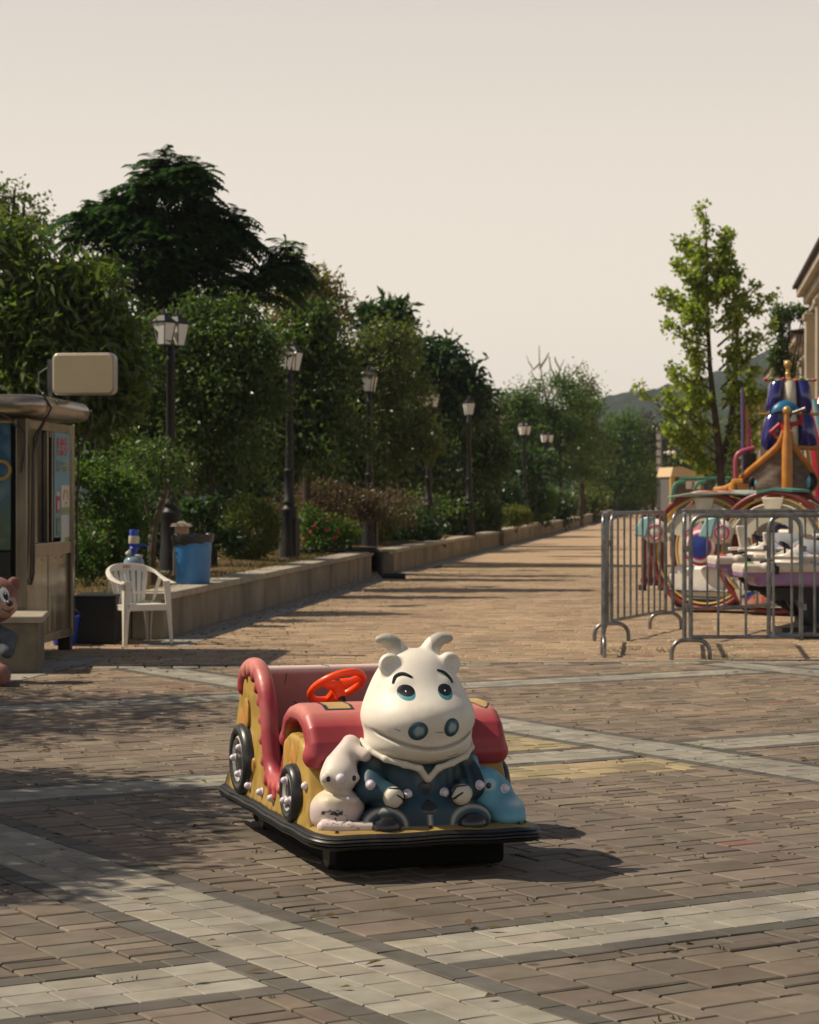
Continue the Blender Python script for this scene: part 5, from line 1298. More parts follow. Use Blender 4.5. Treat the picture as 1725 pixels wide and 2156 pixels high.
# red ride figure cropped by the right edge
t = thing('red_ride_canopy', 'red moulded ride canopy cropped by the right edge, beside the navy sails', 'ride canopy', (gx(1735, 35), 35, 0))
b = MB(); b.lathe([(.12, 1.3), (.18, 1.9), (.22, 2.3), (.20, 2.75), (.16, 2.85), (.05, 3.0)], n=20); b.build('canopy', mat('glossy_red', (.36, .02, .04), .25, coat=.4), t)
b = MB(); b.cyl((0, 0, 0), (0, 0, 1.35), .06); b.build('post', M_steel, t); b = MB(); b.tube([(-.18, -.15, 2.9), (-.12, -.18, 2.6), (-.08, -.2, 2.3)], [.04, .05, .02], 8); b.build('ribbon', M_aqua, t)

# ================================================================ buildings on the right
M_stucco = mat('cream_stucco', (.52, .43, .30), .85, 0, .2, col2=(.43, .35, .24), nscale=.8, ndetail=8, bstr=.1, stretch=(1, 1, .3))
M_trim = mat('grey_cream_trim', (.40, .35, .27), .8, 0, .2, col2=(.30, .265, .21), nscale=1.5, ndetail=8)
M_tile = mat('dark_roof_tiles', (.060, .035, .030), .7, 0, .3, col2=(.035, .025, .024), nscale=9)
FA = math.atan(.12)
def house(label, X0, Y0, L, H_, n, roofup=.5, depth=9, tower=None):
    t = thing('stucco_building', label, 'building', (X0, Y0, 0), 0); t.rotation_euler = (0, 0, -FA)
    # local: facade in the plane x=0, running +y, body to +x
    b = MB(); b.box((depth / 2, L / 2, H_ / 2), (depth, L, H_)); b.build('wall', M_stucco, t, smooth=False)
    for k, (o_, z, h_) in enumerate(((.14, H_ - .50, .22), (.28, H_ - .28, .20), (.45, H_ - .06, .22))):
        b = MB(); b.box((depth / 2, L / 2, z), (depth + 2 * o_, L + 2 * o_, h_)); b.build('cornice', M_trim, t, smooth=False, bevel=.03)
    b = MB(); x0, x1, y0, y1 = -.55, depth + .55, -.55, L + .55
    b.add([(x0, y0, H_ + .06), (x1, y0, H_ + .06), (x1, y1, H_ + .06), (x0, y1, H_ + .06), (x0, y0, H_ + .14), (x1, y0, H_ + .14), (x1, y1, H_ + .14), (x0, y1, H_ + .14), (x0 + 2.5, y0 + 2.5, H_ + .14 + roofup * 1.6), (x1 - 2.5, y0 + 2.5, H_ + .14 + roofup * 1.6), (x1 - 2.5, y1 - 2.5, H_ + .14 + roofup * 1.6), (x0 + 2.5, y1 - 2.5, H_ + .14 + roofup * 1.6)],
          [(3, 2, 1, 0), (0, 1, 5, 4), (1, 2, 6, 5), (2, 3, 7, 6), (3, 0, 4, 7), (4, 5, 9, 8), (5, 6, 10, 9), (6, 7, 11, 10), (7, 4, 8, 11), (8, 9, 10, 11)]); b.build('roof', M_tile, t, smooth=False)
    for i in range(n + 1):
        y = .3 + (L - .6) * i / n; b = MB(); b.box((-.13, y, (H_ - .6) / 2), (.26, .62, H_ - .6)); b.box((-.15, y, H_ - .75), (.34, .72, .16)); b.build('pilaster', M_trim, t, smooth=False, bevel=.02)
    for i in range(n):
        y = .3 + (L - .6) * (i + .5) / n
        b = MB(); b.box((-.03, y, H_ * .62), (.06, 1.1, 1.9)); w_ = b.build('window', M_trim, t, smooth=False, bevel=.02); b = MB(); b.box((-.062, y, H_ * .62), (.01, .9, 1.7)); b.build('pane', M_glass, w_, smooth=False)
        b = MB(); b.box((-.03, y, H_ * .2), (.06, 1.3, 2.3)); w_ = b.build('window', M_trim, t, smooth=False, bevel=.02); b = MB(); b.box((-.062, y, H_ * .2), (.01, 1.1, 2.1)); b.build('pane', M_glass, w_, smooth=False)
    if tower:
        b = MB(); b.box((tower[0], tower[1], H_ + tower[2] / 2), (2.4, 2.4, tower[2])); b.box((tower[0], tower[1], H_ + tower[2]), (2.7, 2.7, .12)); b.build('stair_tower', M_trim, t, smooth=False, bevel=.02)
        b = MB(); b.cyl((tower[0] + .1, tower[1], H_ + tower[2]), (tower[0] + .1, tower[1], H_ + tower[2] + .9), .02, n=6); b.build('aerial', M_black, t)
    return t
FX = lambda Y: 10.75 + .12 * (Y - 60)
house('nearest cream building, its dark eave cutting the right edge of the picture', FX(40), 40, 19.5, 6.85, 4)
house('second cream building with a grey stair tower on its roof, behind the nearest one', FX(64) + .15, 64, 22, 5.95, 5, .35, tower=(1.4, 1.7, 1.5))
house('farthest and lowest cream building, half hidden behind the climbing branches', FX(90) - .1, 90, 26, 5.3, 5, .3)

# ================================================================ far kiosk, play frame, sign post, lights
t = thing('kiosk', 'small far kiosk with a tan slanting roof and white signboard', 'kiosk', (gx(1440, 118), 118, 0), R(12))
b = MB(); b.box((0, .8, 1.2), (1.5, 1.5, 2.4)); b.build('cabin', mat('dim_kiosk_wall', (.09, .085, .075), .7), t, smooth=False)
b = MB(); b.prism([(-.85, 2.42), (-.72, 2.92), (-.2, 2.94), (1.0, 2.52), (1.0, 2.40)], 'y', -.4, 1.9); b.build('roof', mat('tan_canvas', (.55, .41, .24), .8), t, smooth=False)
for x in (-.7, .75):
    b = MB(); b.box((x, -.2, 1.2), (.22, .2, 2.4)); b.build('post', M_ylw, t, smooth=False)
b = MB(); b.box((.42, -.28, 2.0), (.8, .05, .42)); o = b.build('signboard', M_white, t, smooth=False); b = MB(); b.box((.42, -.31, 2.0), (.12, .02, .34)); b.box((.42, -.31, 1.88), (.22, .02, .06)); b.build('sign_mark', M_mag, o, smooth=False)
t = thing('play_frame', 'row of bent teal tubes with yellow floats, left of the tan roofed kiosk', 'play frame', (gx(1415, 52), 52, 0), R(5))
for k in range(3):
    b = MB(); x = .5 * k; b.tube(smooth_path([(x, 0, 0), (x, 0, 1.1), (x + .03, 0, 1.55), (x + .12, 0, 1.70), (x + .30, 0, 1.74)], 4), .045, 8); p_ = b.build('bent_tube', M_teal, t)
    b = MB(); b.ell((x, 0, 1.02), (.11, .11, .26), 12, 8); b.build('float', M_ylw, p_)
b = MB(); b.tube([(.2, .05, 1.80), (1.5, .05, 1.82)], .035, 7); b.build('top_rail', M_teal, t)
t = thing('sign_post', 'tall grey sign post with pale lettering plates between the far trees', 'sign', (gx(1389, 140), 140, 0))
b = MB(); b.box((0, 0, 2.7), (.30, .15, 5.6)); b.build('post', mat('dull_grey_metal', (.22, .22, .22), .6), t, smooth=False)
for k in range(5):
    b = MB(); b.box((-.08, -.09, 5.1 - .5 * k), (.26, .04, .34)); b.build('plate', M_white, t, smooth=False, bevel=.05)
t = thing('globe_lamp', 'far twin globe lamp on a thin post above the tan roof', 'street lamp', (gx(1414, 135), 135, 0))
b = MB(); b.cyl((0, 0, 0), (0, 0, 3.9), .06, n=8); b.tube([(-.15, 0, 3.85), (.15, 0, 3.85)], .03, 6); b.build('post', M_black, t)
for s in (-1, 1):
    b = MB(); b.ell((s * .15, 0, 4.0), (.14, .14, .14), 12, 8); b.build('globe', M_white, t)
t = thing('floodlight_pole', 'thin pole with a grey floodlight, left of the ginkgo trunk', 'floodlight', (gx(1486, 70), 70, 0))
b = MB(); b.cyl((0, 0, 0), (0, 0, 2.5), .04, n=8); b.build('pole', M_black, t); b = MB(); b.box((.05, 0, 2.62), (.42, .2, .16)); b.box((-.05, 0, 2.78), (.3, .08, .08)); b.build('lamp_head', M_steel, t, smooth=False, bevel=.02)
# ================================================================ trees and shrubs
L_dark = leafmat('dark_pinnate_leaves', [(.018, .044, .016), (.034, .075, .024), (.060, .11, .034)], .32, .34)
L_long = leafmat('long_drooping_leaves', [(.032, .062, .015), (.070, .112, .024), (.115, .148, .034), (.13, .17, .045)], .38, .30)
L_mid = leafmat('mid_green_leaves', [(.030, .062, .018), (.058, .102, .028), (.085, .125, .034), (.12, .16, .045)], .38, .33)
L_oliv = leafmat('olive_leaves', [(.050, .075, .020), (.09, .118, .030), (.13, .15, .04), (.16, .185, .055)], .40)
L_yell = leafmat('yellowing_leaves', [(.09, .095, .022), (.19, .15, .04), (.26, .19, .06)], .4)
L_lit = leafmat('fresh_green_leaves', [(.045, .092, .024), (.080, .145, .036), (.125, .18, .045)], .42, .5, .25)
L_gink = leafmat('ginkgo_leaves', [(.15, .20, .034), (.22, .27, .045), (.31, .335, .06)], .5)
L_red = leafmat('reddish_leaves', [(.06, .055, .028), (.11, .065, .05), (.16, .095, .08), (.08, .085, .03)], .35)
L_maro = leafmat('maroon_leaves', [(.028, .016, .012), (.045, .022, .016)], .25)
L_hedge = leafmat('clipped_hedge_leaves', [(.05, .078, .016), (.11, .145, .026), (.19, .21, .04)], .34)
L_gold = leafmat('golden_hedge_leaves', [(.06, .075, .014), (.13, .14, .022), (.18, .18, .03)], .35)
GT, GS = 'trees behind the planter wall', 'shrubs along the planter wall'
TIPS = [(381, 305), (337, 315), (293, 338), (274, 358), (397, 326), (420, 342), (436, 362), (254, 390), (432, 398), (222, 410), (198, 416), (167, 426), (131, 441), (123, 469), (452, 426), (492, 437), (508, 457), (547, 481), (551, 501), (623, 493), (635, 525), (595, 501), (619, 549), (350, 322), (310, 372), (240, 430), (470, 470), (155, 500)]
fe = []
for x, y in TIPS:
    cx_, cy_ = (385, 580) if x < 560 else (570, 620); d_ = math.hypot(cx_ - x, cy_ - y); k = 30 / d_; fe.append((x + (cx_ - x) * k, y + (cy_ - y) * k, 15, 10))
    k = 62 / d_; fe.append((x + (cx_ - x) * k, y + (cy_ - y) * k, 26, 18))
fe += [(372, 400, 24, 26), (345, 455, 60, 34), (415, 470, 46, 34), (280, 480, 50, 26), (205, 470, 34, 20), (320, 540, 110, 44), (460, 530, 50, 34), (430, 610, 100, 56), (560, 605, 40, 34), (250, 590, 90, 40)]
tree('feathery_tree', 'tallest dark tree with feathery pinnate fronds, peaking above all the others on the left', 'tree', 34, (400, 388, 420), fe, 2100, .42, .125, L_dark, M_bark, GT, .12, kind='frond', rb=.05, rag=False, nb=26)
tree('drooping_tree', 'tree with long drooping leaves, arching over the booth roof at the left edge', 'tree', 27.2, (140, 130, 640),
     [(20, 600, 110, 96), (120, 610, 100, 84), (205, 612, 66, 70), (50, 720, 130, 110), (180, 720, 100, 90), (238, 690, 36, 56), (110, 830, 160, 80), (220, 790, 46, 76), (-70, 700, 120, 140)], 15000, .18, .052, L_long, M_bark, GT, .10, per=12, sig=.13, droop=.55, up=.7)
tree('sparse_tree', 'thin sparse tree poking into the sky at the far left edge', 'tree', 38, (20, 30, 400),
     [(18, 415, 34, 26), (62, 420, 22, 20), (88, 455, 22, 16), (10, 470, 46, 34), (50, 505, 46, 30)], 1500, .10, .05, L_oliv, M_bark, GT, .06, per=9, sig=.12)
tree('small_leaf_tree', 'dense small leaved tree around the nearest lamp post', 'tree', 31.5, (440, 440, 720),
     [(395, 690, 70, 58), (480, 705, 76, 66), (350, 790, 60, 90), (450, 810, 110, 110), (528, 780, 44, 84), (390, 930, 110, 100), (520, 930, 84, 100), (300, 880, 60, 100)], 24000, .080, .038, L_mid, M_bark, GT, .09, per=12, sig=.10)
tree('yellowing_tree', 'tree with yellowing top leaves, right of the feathery tree', 'tree', 40, (640, 640, 640),
     [(645, 600, 36, 26), (678, 628, 26, 30), (612, 650, 56, 56), (672, 690, 46, 56), (590, 735, 50, 40)], 7000, .11, .045, L_yell, M_bark, GT, .09, per=12, sig=.16)
tree('dark_broad_tree', 'dark broad tree behind the second lamp post', 'tree', 38, (600, 610, 760),
     [(600, 720, 90, 90), (650, 800, 80, 110), (560, 860, 90, 120), (640, 930, 110, 90), (690, 690, 36, 46)], 14000, .13, .055, L_mid, M_bark, GT, .10, per=12, sig=.13)
tree('olive_tree', 'wide olive green tree behind the third lamp post', 'tree', 47, (770, 775, 780),
     [(762, 715, 74, 56), (712, 780, 70, 76), (812, 780, 76, 80), (762, 880, 120, 96), (862, 860, 56, 90), (700, 900, 80, 90), (800, 960, 100, 70)], 22000, .11, .046, L_oliv, M_bark, GT, .10, per=12, sig=.13)
tree('magnolia_tree', 'dark big leaved treetop showing above the olive tree', 'tree', 53, (815, 815, 690),
     [(812, 656, 32, 18), (772, 668, 22, 13), (842, 678, 22, 24), (812, 700, 44, 26)], 1300, .26, .10, L_dark, M_bark, GT, .09, per=6, sig=.12)
tree('bent_magnolia_tree', 'dark big leaved tree with a bent top, leaning right over the fifth lamp post', 'tree', 60, (900, 915, 770),
     [(918, 738, 36, 20), (948, 730, 20, 10), (905, 790, 50, 56), (955, 805, 44, 44), (1002, 826, 24, 16), (975, 855, 54, 40), (850, 800, 40, 60)], 5200, .24, .10, L_dark, M_bark, GT, .10, per=7, sig=.16)
tree('path_side_tree', 'mid green tree between the hidden lamp and the fifth lamp post', 'tree', 63, (950, 950, 880),
     [(880, 905, 66, 76), (960, 915, 70, 76), (1024, 905, 44, 70), (930, 985, 100, 66), (1010, 985, 60, 60)], 14000, .14, .06, L_mid, M_bark, GT, .10, per=12, sig=.16)
tree('round_tree', 'rounded fresh green tree under the bare branches', 'tree', 95, (1125, 1130, 860),
     [(1110, 842, 56, 46), (1152, 832, 50, 40), (1076, 868, 36, 46), (1140, 900, 84, 66), (1196, 870, 46, 60), (1095, 950, 76, 60), (1180, 960, 70, 60)], 16000, .16, .075, L_lit, M_bark, GT, .12, per=12, sig=.2)
tree('slim_tree', 'slim brownish tree just right of the rounded fresh green tree', 'tree', 105, (1222, 1226, 850),
     [(1218, 820, 22, 26), (1236, 870, 28, 50), (1212, 930, 46, 56), (1245, 970, 30, 50)], 6500, .17, .07, L_oliv, M_bark, GT, .12, per=10, sig=.28)
tree('distant_tree', 'distant green tree at the bend of the path', 'tree', 140, (1300, 1300, 920),
     [(1288, 902, 30, 32), (1322, 920, 36, 40), (1272, 965, 36, 60), (1335, 985, 44, 56)], 7500, .24, .11, L_lit, M_bark, GT, .14, per=9, sig=.34)
tree('maroon_tree', 'dark maroon leaved tree beside the grey sign post', 'tree', 160, (1360, 1362, 930),
     [(1352, 925, 26, 44), (1372, 975, 26, 60), (1345, 1000, 36, 40)], 4500, .26, .11, L_maro, M_bark, GT, .14, per=9, sig=.36)
tree('yellow_bush_tree', 'low yellowish tree at the end of the planter wall, left of the kiosk', 'tree', 150, (1375, 1375, 1000),
     [(1362, 1012, 36, 22), (1395, 1020, 26, 26), (1340, 1035, 40, 26)], 4000, .24, .11, L_gold, M_bark, GT, .12, per=9, sig=.3)
for i, (x, y, rx, rz, Y, lab) in enumerate(((1440, 950, 60, 56, 180, 'far tree mass behind the tan roofed kiosk'), (1530, 945, 70, 70, 185, 'far tree mass behind the ginkgo trunk'), (1610, 960, 60, 60, 190, 'far tree mass behind the violet pole'))):
    tree('far_tree', lab, 'tree', Y, (x, x, y), [(x, y, rx, rz), (x - rx * .6, y + 45, rx * .8, rz * .7), (x + rx * .6, y + 45, rx * .8, rz * .7)], 5000, .34, .16, L_oliv if i else L_mid, M_bark, 'far trees beyond the rides', .16, per=8, sig=.5, z0=0)
for i, (spec, Y, lab) in enumerate((([(-60, 700, 190, 170), (60, 850, 200, 160)], 43, 'dark back row tree behind the drooping tree'), ([(250, 760, 190, 150), (330, 900, 190, 140)], 45, 'dark back row tree behind the small leaved tree'), ([(480, 850, 150, 150), (560, 960, 150, 110)], 48, 'dark back row tree left of the second lamp'), ([(700, 930, 150, 110), (800, 990, 140, 80)], 58, 'dark back row tree between the second and third lamps'), ([(920, 960, 110, 90), (1030, 1000, 90, 60)], 78, 'dark back row tree behind the fifth lamp'), ([(1210, 990, 80, 60), (1290, 1010, 60, 46)], 150, 'dark back row tree at the bend of the path'))):
    tree('back_row_tree', lab, 'tree', Y, (spec[0][0], spec[0][0], spec[0][1]), spec, 9000, .20 + .001 * Y, .10, L_dark, M_bark, GT, .12, per=9, sig=.25)
# bare branches above the rounded tree
t = thing('bare_tree', 'leafless pale grey tree standing behind the rounded fresh green tree', 'tree', (gx(1150, 112), 112, .4))
b = MB(); pt = lambda x, y, dy=0: (gx(x, 112) - gx(1150, 112), dy, gz(y, 112) - .4)
b.tube([(0, 0, 0), pt(1150, 930), pt(1152, 840)], [.16, .13, .10], 7); b.build('trunk', M_bark, t)
M_dead = mat('dead_wood', (.26, .20, .15), .9)
b = MB()
for br in ([(1152, 850), (1140, 790), (1137, 760), (1135, 727)], [(1137, 765), (1124, 778), (1113, 762), (1110, 748)], [(1137, 775), (1150, 755), (1156, 742)], [(1152, 840), (1172, 800), (1180, 775), (1188, 757)], [(1172, 800), (1160, 775), (1157, 750)], [(1180, 780), (1172, 762), (1168, 752)], [(1140, 800), (1126, 800), (1118, 780)], [(1185, 810), (1205, 790), (1222, 770), (1228, 758)], [(1165, 840), (1185, 810), (1192, 770)], [(1225, 830), (1245, 800), (1262, 790)]):
    b.tube([pt(x, y, rnd.uniform(-.3, .3)) for x, y in br], [.065, .045, .03, .018][:len(br)], 5)
b.build('bare_branches', M_dead, t)
# ---- ginkgo
Yg = 50.0; bg_ = (gx(1518, Yg), Yg, 0); gk = thing('ginkgo_tree', 'slender pale green ginkgo with open branches, standing alone against the sky on the right', 'tree', bg_)
stem = [(1518, 1100), (1519, 1010), (1513, 930), (1503, 850), (1495, 770), (1489, 650), (1488, 540), (1487, 445)]
P3 = lambda x, y, dy=0: (gx(x, Yg) - bg_[0], dy, gz(y, Yg) - bg_[2])
b = MB(); b.tube([(0, 0, -.1)] + [P3(x, y) for x, y in stem[1:]], [.11, .095, .08, .068, .055, .042, .028, .012], 9)
s2 = [(1517, 985), (1540, 900), (1550, 800), (1556, 700), (1548, 600), (1540, 520)]; b.tube([P3(x, y, .4 * i / 5) for i, (x, y) in enumerate(s2)], [.09, .07, .055, .045, .03, .012], 8)
cl = []; r2 = random.Random(5)
def bough(p0, p1, n, w):
    dy = r2.uniform(-.6, .6); p0, p1 = np.array(p0, float), np.array(p1, float); mid = (p0 + p1) / 2 + np.array([0, 6])
    b.tube([P3(*p0), P3(*mid, dy * .5), P3(*p1, dy)], [.03, .02, .008], 5)
    for i in range(n):
        t = .28 + .76 * (i + r2.random() * .6) / n; q = p0 + (p1 - p0) * t + np.array([r2.gauss(0, 4), r2.gauss(0, 5)])
        c = P3(q[0], q[1], dy * t + r2.gauss(0, .10)); s_ = w * r2.uniform(.7, 1.25) * (1.15 - .45 * t) * Yg / F; cl.append((*c, s_, s_, s_ * .8))
def axis(y): 
    for (xa, ya), (xb, yb) in zip(stem, stem[1:]):
        if yb <= y <= ya: return xa + (xb - xa) * (ya - y) / (ya - yb)
    return 1487
for k in range(9): q = 440 + 24 * k; cl.append((*P3(axis(q) + r2.gauss(0, 6), q), *(np.array((.10, .10, .13)) * (1 + .09 * k))))
for y0_, xl, yl, xr, yr in ((560, 1440, 500, 1535, 490), (600, 1425, 560, 1540, 540), (650, 1400, 618, 1560, 560), (680, 1425, 640, 1600, 590), (730, 1405, 690, 1625, 615), (780, 1440, 735, 1590, 700), (820, 1405, 772, 1620, 690), (860, 1440, 800, 1600, 770), (900, 1395, 830, 1610, 820), (930, 1430, 860, 1600, 880), (960, 1345, 815, 1590, 930), (975, 1400, 900, 1580, 970), (1000, 1440, 950, 1600, 990), (700, 1450, 660, 1575, 640), (840, 1450, 850, 1580, 830), (640, 1455, 590, 1530, 590)):
    bough((axis(y0_), y0_), (xl, yl), 9, 12); bough((axis(y0_) + 18, y0_), (xr, yr), 9, 12.5)
b.build('trunk', mat('ginkgo_bark', (.075, .055, .038), .9, col2=(.03, .024, .018), nscale=7), gk)
foliage('crown', cl, 12500, .105, .085, L_gink, gk, 10, .06, .25, .5, inner=.2)
# climbing branches on the second building
tree('climbing_tree', 'dark leafy branches in front of the second cream building', 'tree', 61, (1648, 1646, 700), [(1668, 652, 26, 9), (1646, 662, 18, 10), (1645, 692, 9, 16), (1690, 660, 12, 8), (1640, 740, 16, 22), (1650, 770, 22, 20), (1632, 690, 8, 8)], 2600, .12, .06, L_mid, M_bark, None, .05, per=9, sig=.08, z0=0)
# ---- shrubs
def shrub(name, label, Y, spec, n, L, W, m, per=12, sig=.07, dy=.9, z0=.4, kind='leaf', inner=.5, droop=0, up=.8):
    return tree(name, label, 'shrub', Y, (spec[0][0], spec[0][0], spec[0][1]), spec, n, L, W, m, M_bark, GS, .025, per, sig, kind, droop, 4, z0, .015, dy, up, inner)
shrub('sprawling_shrub', 'sprawling light leaved shrub between the booth and the nearest lamp', 24.6, [(230, 1030, 62, 50), (185, 1010, 40, 50), (262, 1050, 36, 34), (210, 1120, 80, 80), (262, 1130, 34, 50), (180, 1200, 60, 50)], 10000, .058, .026, L_lit, per=10, sig=.05)
shrub('undergrowth', 'dark low undergrowth behind the water bottle and the blue bin', 31.0, [(200, 1150, 120, 70), (310, 1130, 70, 70), (430, 1110, 60, 50)], 7000, .09, .04, L_dark)
shrub('clipped_hedge_ball', 'large clipped round hedge, right of the blue bin', 34.0, [(521, 1113, 68, 63)], 15000, .040, .024, L_hedge, per=8, sig=.035, inner=.86)
shrub('clipped_hedge_ball', 'clipped hedge with a bright yellow green top, round the third lamp post', 44.0, [(768, 1098, 64, 38), (800, 1105, 30, 28)], 11000, .050, .03, L_gold, per=8, sig=.04, inner=.86)
shrub('clipped_hedge_ball', 'small clipped yellow green hedge left of the round lit bush', 66, [(1086, 1086, 30, 17)], 3500, .075, .04, L_gold, per=8, sig=.05, inner=.8)
shrub('round_bush', 'round lit bush rising above the third wall stretch', 79, [(1110, 1045, 54, 44), (1080, 1065, 36, 34), (1140, 1060, 32, 36)], 9000, .10, .05, L_lit, per=10, sig=.1)
shrub('reddish_shrub', 'loose reddish flowering shrub mass between the round hedge and the third lamp', 40.5, [(620, 1062, 46, 32), (680, 1052, 60, 30), (740, 1058, 56, 30), (820, 1070, 50, 30), (690, 1085, 110, 24)], 9000, .075, .024, L_red, per=8, sig=.09, up=.2, droop=-.5)
shrub('rose_bush', 'rose bush with red blooms right of the second lamp post', 38.6, [(690, 1140, 44, 34), (655, 1120, 24, 40), (725, 1130, 22, 26)], 2600, .07, .045, L_lit, per=7, sig=.08)
M_rose = mat('rose_petals', (.42, .012, .02), .6)
for i, (x, y) in enumerate(((655, 1121), (687, 1117), (694, 1094), (705, 1135), (640, 1137), (664, 1108), (713, 1122), (612, 1092))):
    q = MB(); Y = 38.2
    for k in range(3): q.torus((0, 0, .010 * k), .024 - .007 * k, .011, (rnd.gauss(0, .3), rnd.gauss(0, .3), 1), 10, 6)
    q.ell((0, 0, .03), (.018, .018, .018), 8, 6)
    o = q.build('bloom', M_rose, [x_ for x_ in COL.objects if x_.name == 'rose_bush'][0]); pb = o.parent.location; o.location = (gx(x, Y) - pb[0], Y - pb[1], gz(y, Y) - pb[2])
for i, (x, y, rx, rz, Y, m_, lab) in enumerate(((900, 1085, 76, 40, 56, L_mid, 'dark shrub behind the start of the second wall stretch'), (985, 1088, 52, 34, 63, L_mid, 'dark shrub at the middle of the second wall stretch'), (1160, 1072, 36, 26, 92, L_dark, 'dark shrub just right of the round lit bush'), (1220, 1062, 40, 26, 118, L_oliv, 'olive shrub at the end of the third wall stretch'), (1290, 1052, 40, 22, 150, L_mid, 'far shrub along the curving wall'), (1345, 1046, 36, 18, 190, L_oliv, 'farthest shrub along the curving wall'), (640, 1010, 90, 50, 46, L_dark, 'dark shrub behind the second lamp post'), (850, 1120, 66, 34, 49.5, L_dark, 'dark low shrub right of the yellow topped hedge'), (1040, 1050, 46, 40, 75, L_dark, 'dark shrub left of the round lit bush'))):
    shrub('wall_shrub', lab, Y, [(x, y, rx, rz), (x + rx * .5, y + rz * .3, rx * .6, rz * .7)], 4200, .07 + .0009 * Y, .035 + .0004 * Y, m_, per=9, sig=.002 * Y + .02)
# slim trunk of the sprawling shrub tree
t = thing('slim_trunk_tree', 'slim grey trunk with a few leaves, just left of the nearest lamp post', 'tree', (gx(319, 25.4), 25.4, .4))
b = MB(); b.tube([(0, 0, 0), (.0, 0, .35), (.02, 0, .6), (.12, .05, .95), (.22, .1, 1.4)], [.055, .045, .042, .034, .02], 8); b.tube([(.02, 0, .6), (-.06, 0, .9), (-.1, 0, 1.3)], [.03, .022, .012], 6); b.build('trunk', mat('grey_bark', (.13, .095, .06), .9, col2=(.06, .045, .03), nscale=9, bstr=.3), t)
foliage('crown', [(.1, .1, 1.3, .35, .3, .3), (-.1, 0, 1.4, .3, .3, .25)], 1400, .07, .03, L_mid, t, 9, .07)
# ---- trees outside the left edge whose shade falls across the plaza
def shade_tree(label, x, y, z, r, n):
    t = thing('plaza_tree', label, 'tree', (x, y, 0), 0, 'plaza trees beyond the left edge')
    cl = [(0, 0, z, r, r, r * .55), (r * .5, r * .4, z - .1, r * .6, r * .6, r * .4), (r * .45, -r * .55, z, r * .5, r * .55, r * .4), (-r * .3, 0, z + r * .3, r * .6, r * .6, r * .4)]
    b = MB(); limbs(b, (0, 0, 0), (0, 0, z), .09, .04, cl, 4); b.build('trunk', M_bark, t); foliage('crown', cl, n, .10, .06, L_mid, t, 12, .14, inner=.1)
shade_tree('plaza tree beyond the left edge, shading the paving left of the ride car', -5.35, 9.95, 2.9, 1.78, 30000)
shade_tree('plaza tree beyond the left edge, shading the paving before the stone block', -5.75, 14.9, 3.0, 1.7, 8000)
# ---- fallen leaves gathered along the kerb and blown over the plaza
n = 900; yy = np.concatenate([rng.uniform(16, 45, 650), rng.uniform(6, 18, 250)]); wx_ = np.array([wallx(v) for v in yy])
xx = np.where(np.arange(n) < 650, wx_ + .1 + rng.exponential(.45, n), rng.uniform(-2.5, 3.2, n)); xx[(np.arange(n) < 650) & (yy < 22)] += rng.uniform(-.6, 1, ((np.arange(n) < 650) & (yy < 22)).sum())
D = unit(n); D[:, 2] *= .15; N_ = unit(n) * .25; N_[:, 2] += 1; V, Q = leaf_quads(np.stack([xx, yy, np.full(n, .012)], 1), D, N_, rng.uniform(.03, .07, n), rng.uniform(.015, .03, n))
setp(link_mesh('fallen_leaves', np_mesh('fallen_leaves', V, Q), leafmat('dead_leaves', [(.07, .04, .018), (.14, .085, .03), (.10, .09, .03)], .15), smooth=False), kind='stuff')
# ---- dry grass on the bed, weeds in the paving joints
n = 9000; yy = rng.uniform(22.5, 40, n); wx_ = np.array([wallx(v) for v in yy]); xx = wx_ - .15 - rng.random(n) ** 1.3 * 3.0
D = np.stack([rng.normal(0, .45, n), rng.normal(0, .45, n), np.ones(n)], 1); V, Q = leaf_quads(np.stack([xx, yy, np.full(n, .41)], 1), D, unit(n), rng.uniform(.03, .09, n), np.full(n, .010))
setp(link_mesh('dry_grass', np_mesh('dry_grass', V, Q), leafmat('dry_grass_blades', [(.10, .075, .025), (.19, .13, .045), (.07, .08, .022)], .3), smooth=False), kind='stuff')
pts = []
for k in range(200):
    u, v = rnd.uniform(-1, 9), rnd.uniform(4.6, 16); u = round(u / .083) * .083 if rnd.random() < .5 else u; v = v if rnd.random() < .5 else round(v / .083) * .083
    x, y = uv2w(u, v)
    if vis(x, y, .6) and y < 18: pts += [(x + rnd.gauss(0, .012), y + rnd.gauss(0, .012), -.006) for _ in range(rnd.randint(2, 7))]
for cx_, cy_ in ((gx(1400, 20.2), 20.2), (gx(1290, 20.1), 20.1), (gx(1530, 19.4), 19.4), (gx(1335, 20.4), 20.4)): pts += [(cx_ + rnd.gauss(0, .06), cy_ + rnd.gauss(0, .06), 0) for _ in range(26)]
P_ = np.array(pts); n = len(P_); D = np.stack([rng.normal(0, .7, n), rng.normal(0, .7, n), np.ones(n)], 1); V, Q = leaf_quads(P_, D, unit(n), rng.uniform(.008, .030, n) * np.where(P_[:, 1] > 18, 3, 1), np.full(n, .006))
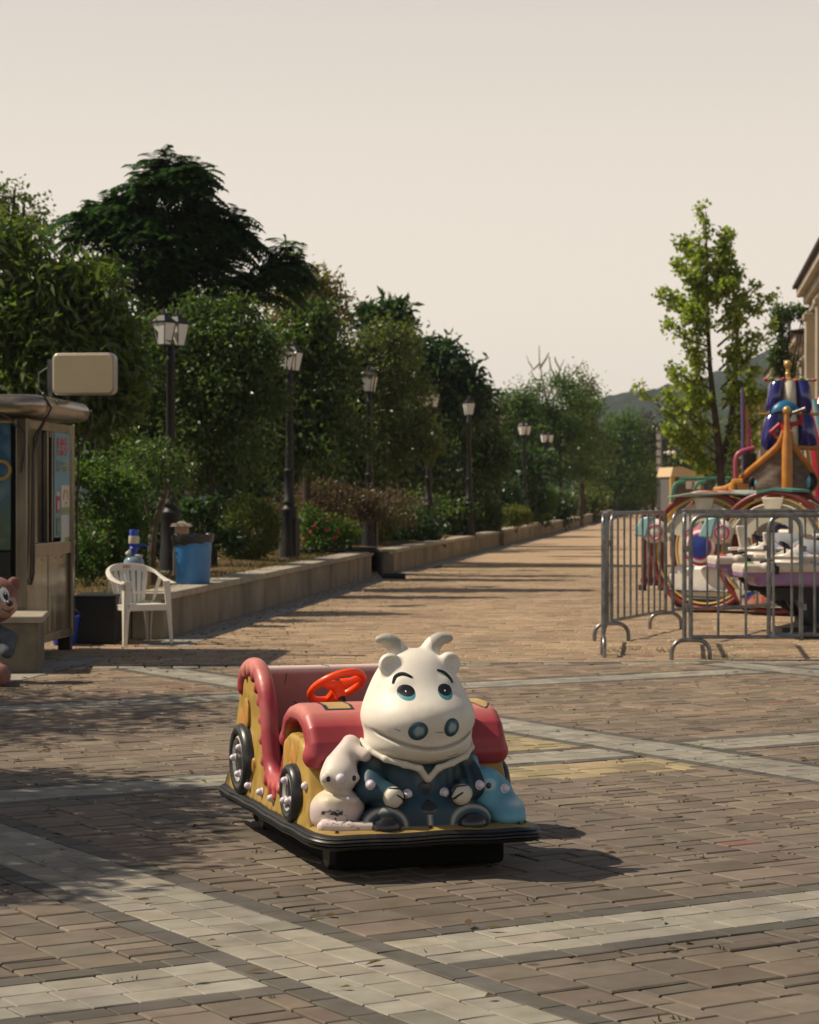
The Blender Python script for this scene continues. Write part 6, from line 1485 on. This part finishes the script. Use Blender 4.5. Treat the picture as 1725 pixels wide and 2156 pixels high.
setp(link_mesh('joint_weeds', np_mesh('joint_weeds', V, Q), leafmat('weed_blades', [(.03, .05, .012), (.07, .085, .02)], .3), smooth=False), kind='stuff')

# ================================================================ wooded hill
hp_ = [(-3000, 930), (300, 925), (900, 900), (1150, 868), (1262, 834), (1320, 825), (1400, 812), (1460, 798), (1540, 762), (1600, 738), (1680, 722), (1800, 690), (2100, 660), (3200, 760), (5200, 950)]
NX, NY = 420, 46; V_ = np.zeros((NX, NY, 3)); HYr = 950.0
for i in range(NX):
    px_ = -3000 + 8200 * i / (NX - 1); X_ = gx(px_, HYr); zt = np.interp(px_, [p[0] for p in hp_], [gz(p[1], HYr) for p in hp_])
    for j in range(NY):
        t = j / (NY - 1); y = 480 + 900 * t; k = math.sin(min(1, (y - 480) / (HYr - 480)) * math.pi / 2) if y < HYr else math.cos((y - HYr) / (1380 - HYr) * math.pi / 2)
        V_[i, j] = (X_ * (.75 + .25 * y / HYr), y, zt * k - 2)
amp = np.clip(V_[:, :, 2] / 30, 0, 1)[:, :, None]; V_[:, :, 2:] += amp * rng.normal(0, .55, (NX, NY, 1))
Q = [(i * NY + j, (i + 1) * NY + j, (i + 1) * NY + j + 1, i * NY + j + 1) for i in range(NX - 1) for j in range(NY - 1)]
m = mat('wooded_slope', (.015, .030, .024), .95, 0, .1, col2=(.030, .050, .034), nscale=.05, ndetail=12, bstr=1.0, bscale=.12, bdist=9)
setp(link_mesh('hill', np_mesh('hill', V_.reshape(-1, 3), Q), m), kind='structure')
# ================================================================ dusty air
if HAZE > 0:
    m = bpy.data.materials.new('dusty_air'); m.use_nodes = True; nt = m.node_tree; nt.nodes.clear()
    o_ = nt.nodes.new('ShaderNodeOutputMaterial'); v_ = nt.nodes.new('ShaderNodeVolumePrincipled')
    v_.inputs['Color'].default_value = (.74, .80, .88, 1); v_.inputs['Density'].default_value = HAZE; v_.inputs['Anisotropy'].default_value = .25
    nt.links.new(v_.outputs[0], o_.inputs['Volume'])
    b = MB(); b.box((0, 650, 45), (3400, 2100, 94)); setp(b.build('haze', m, smooth=False), kind='stuff')
    SC.cycles.volume_bounces = 0
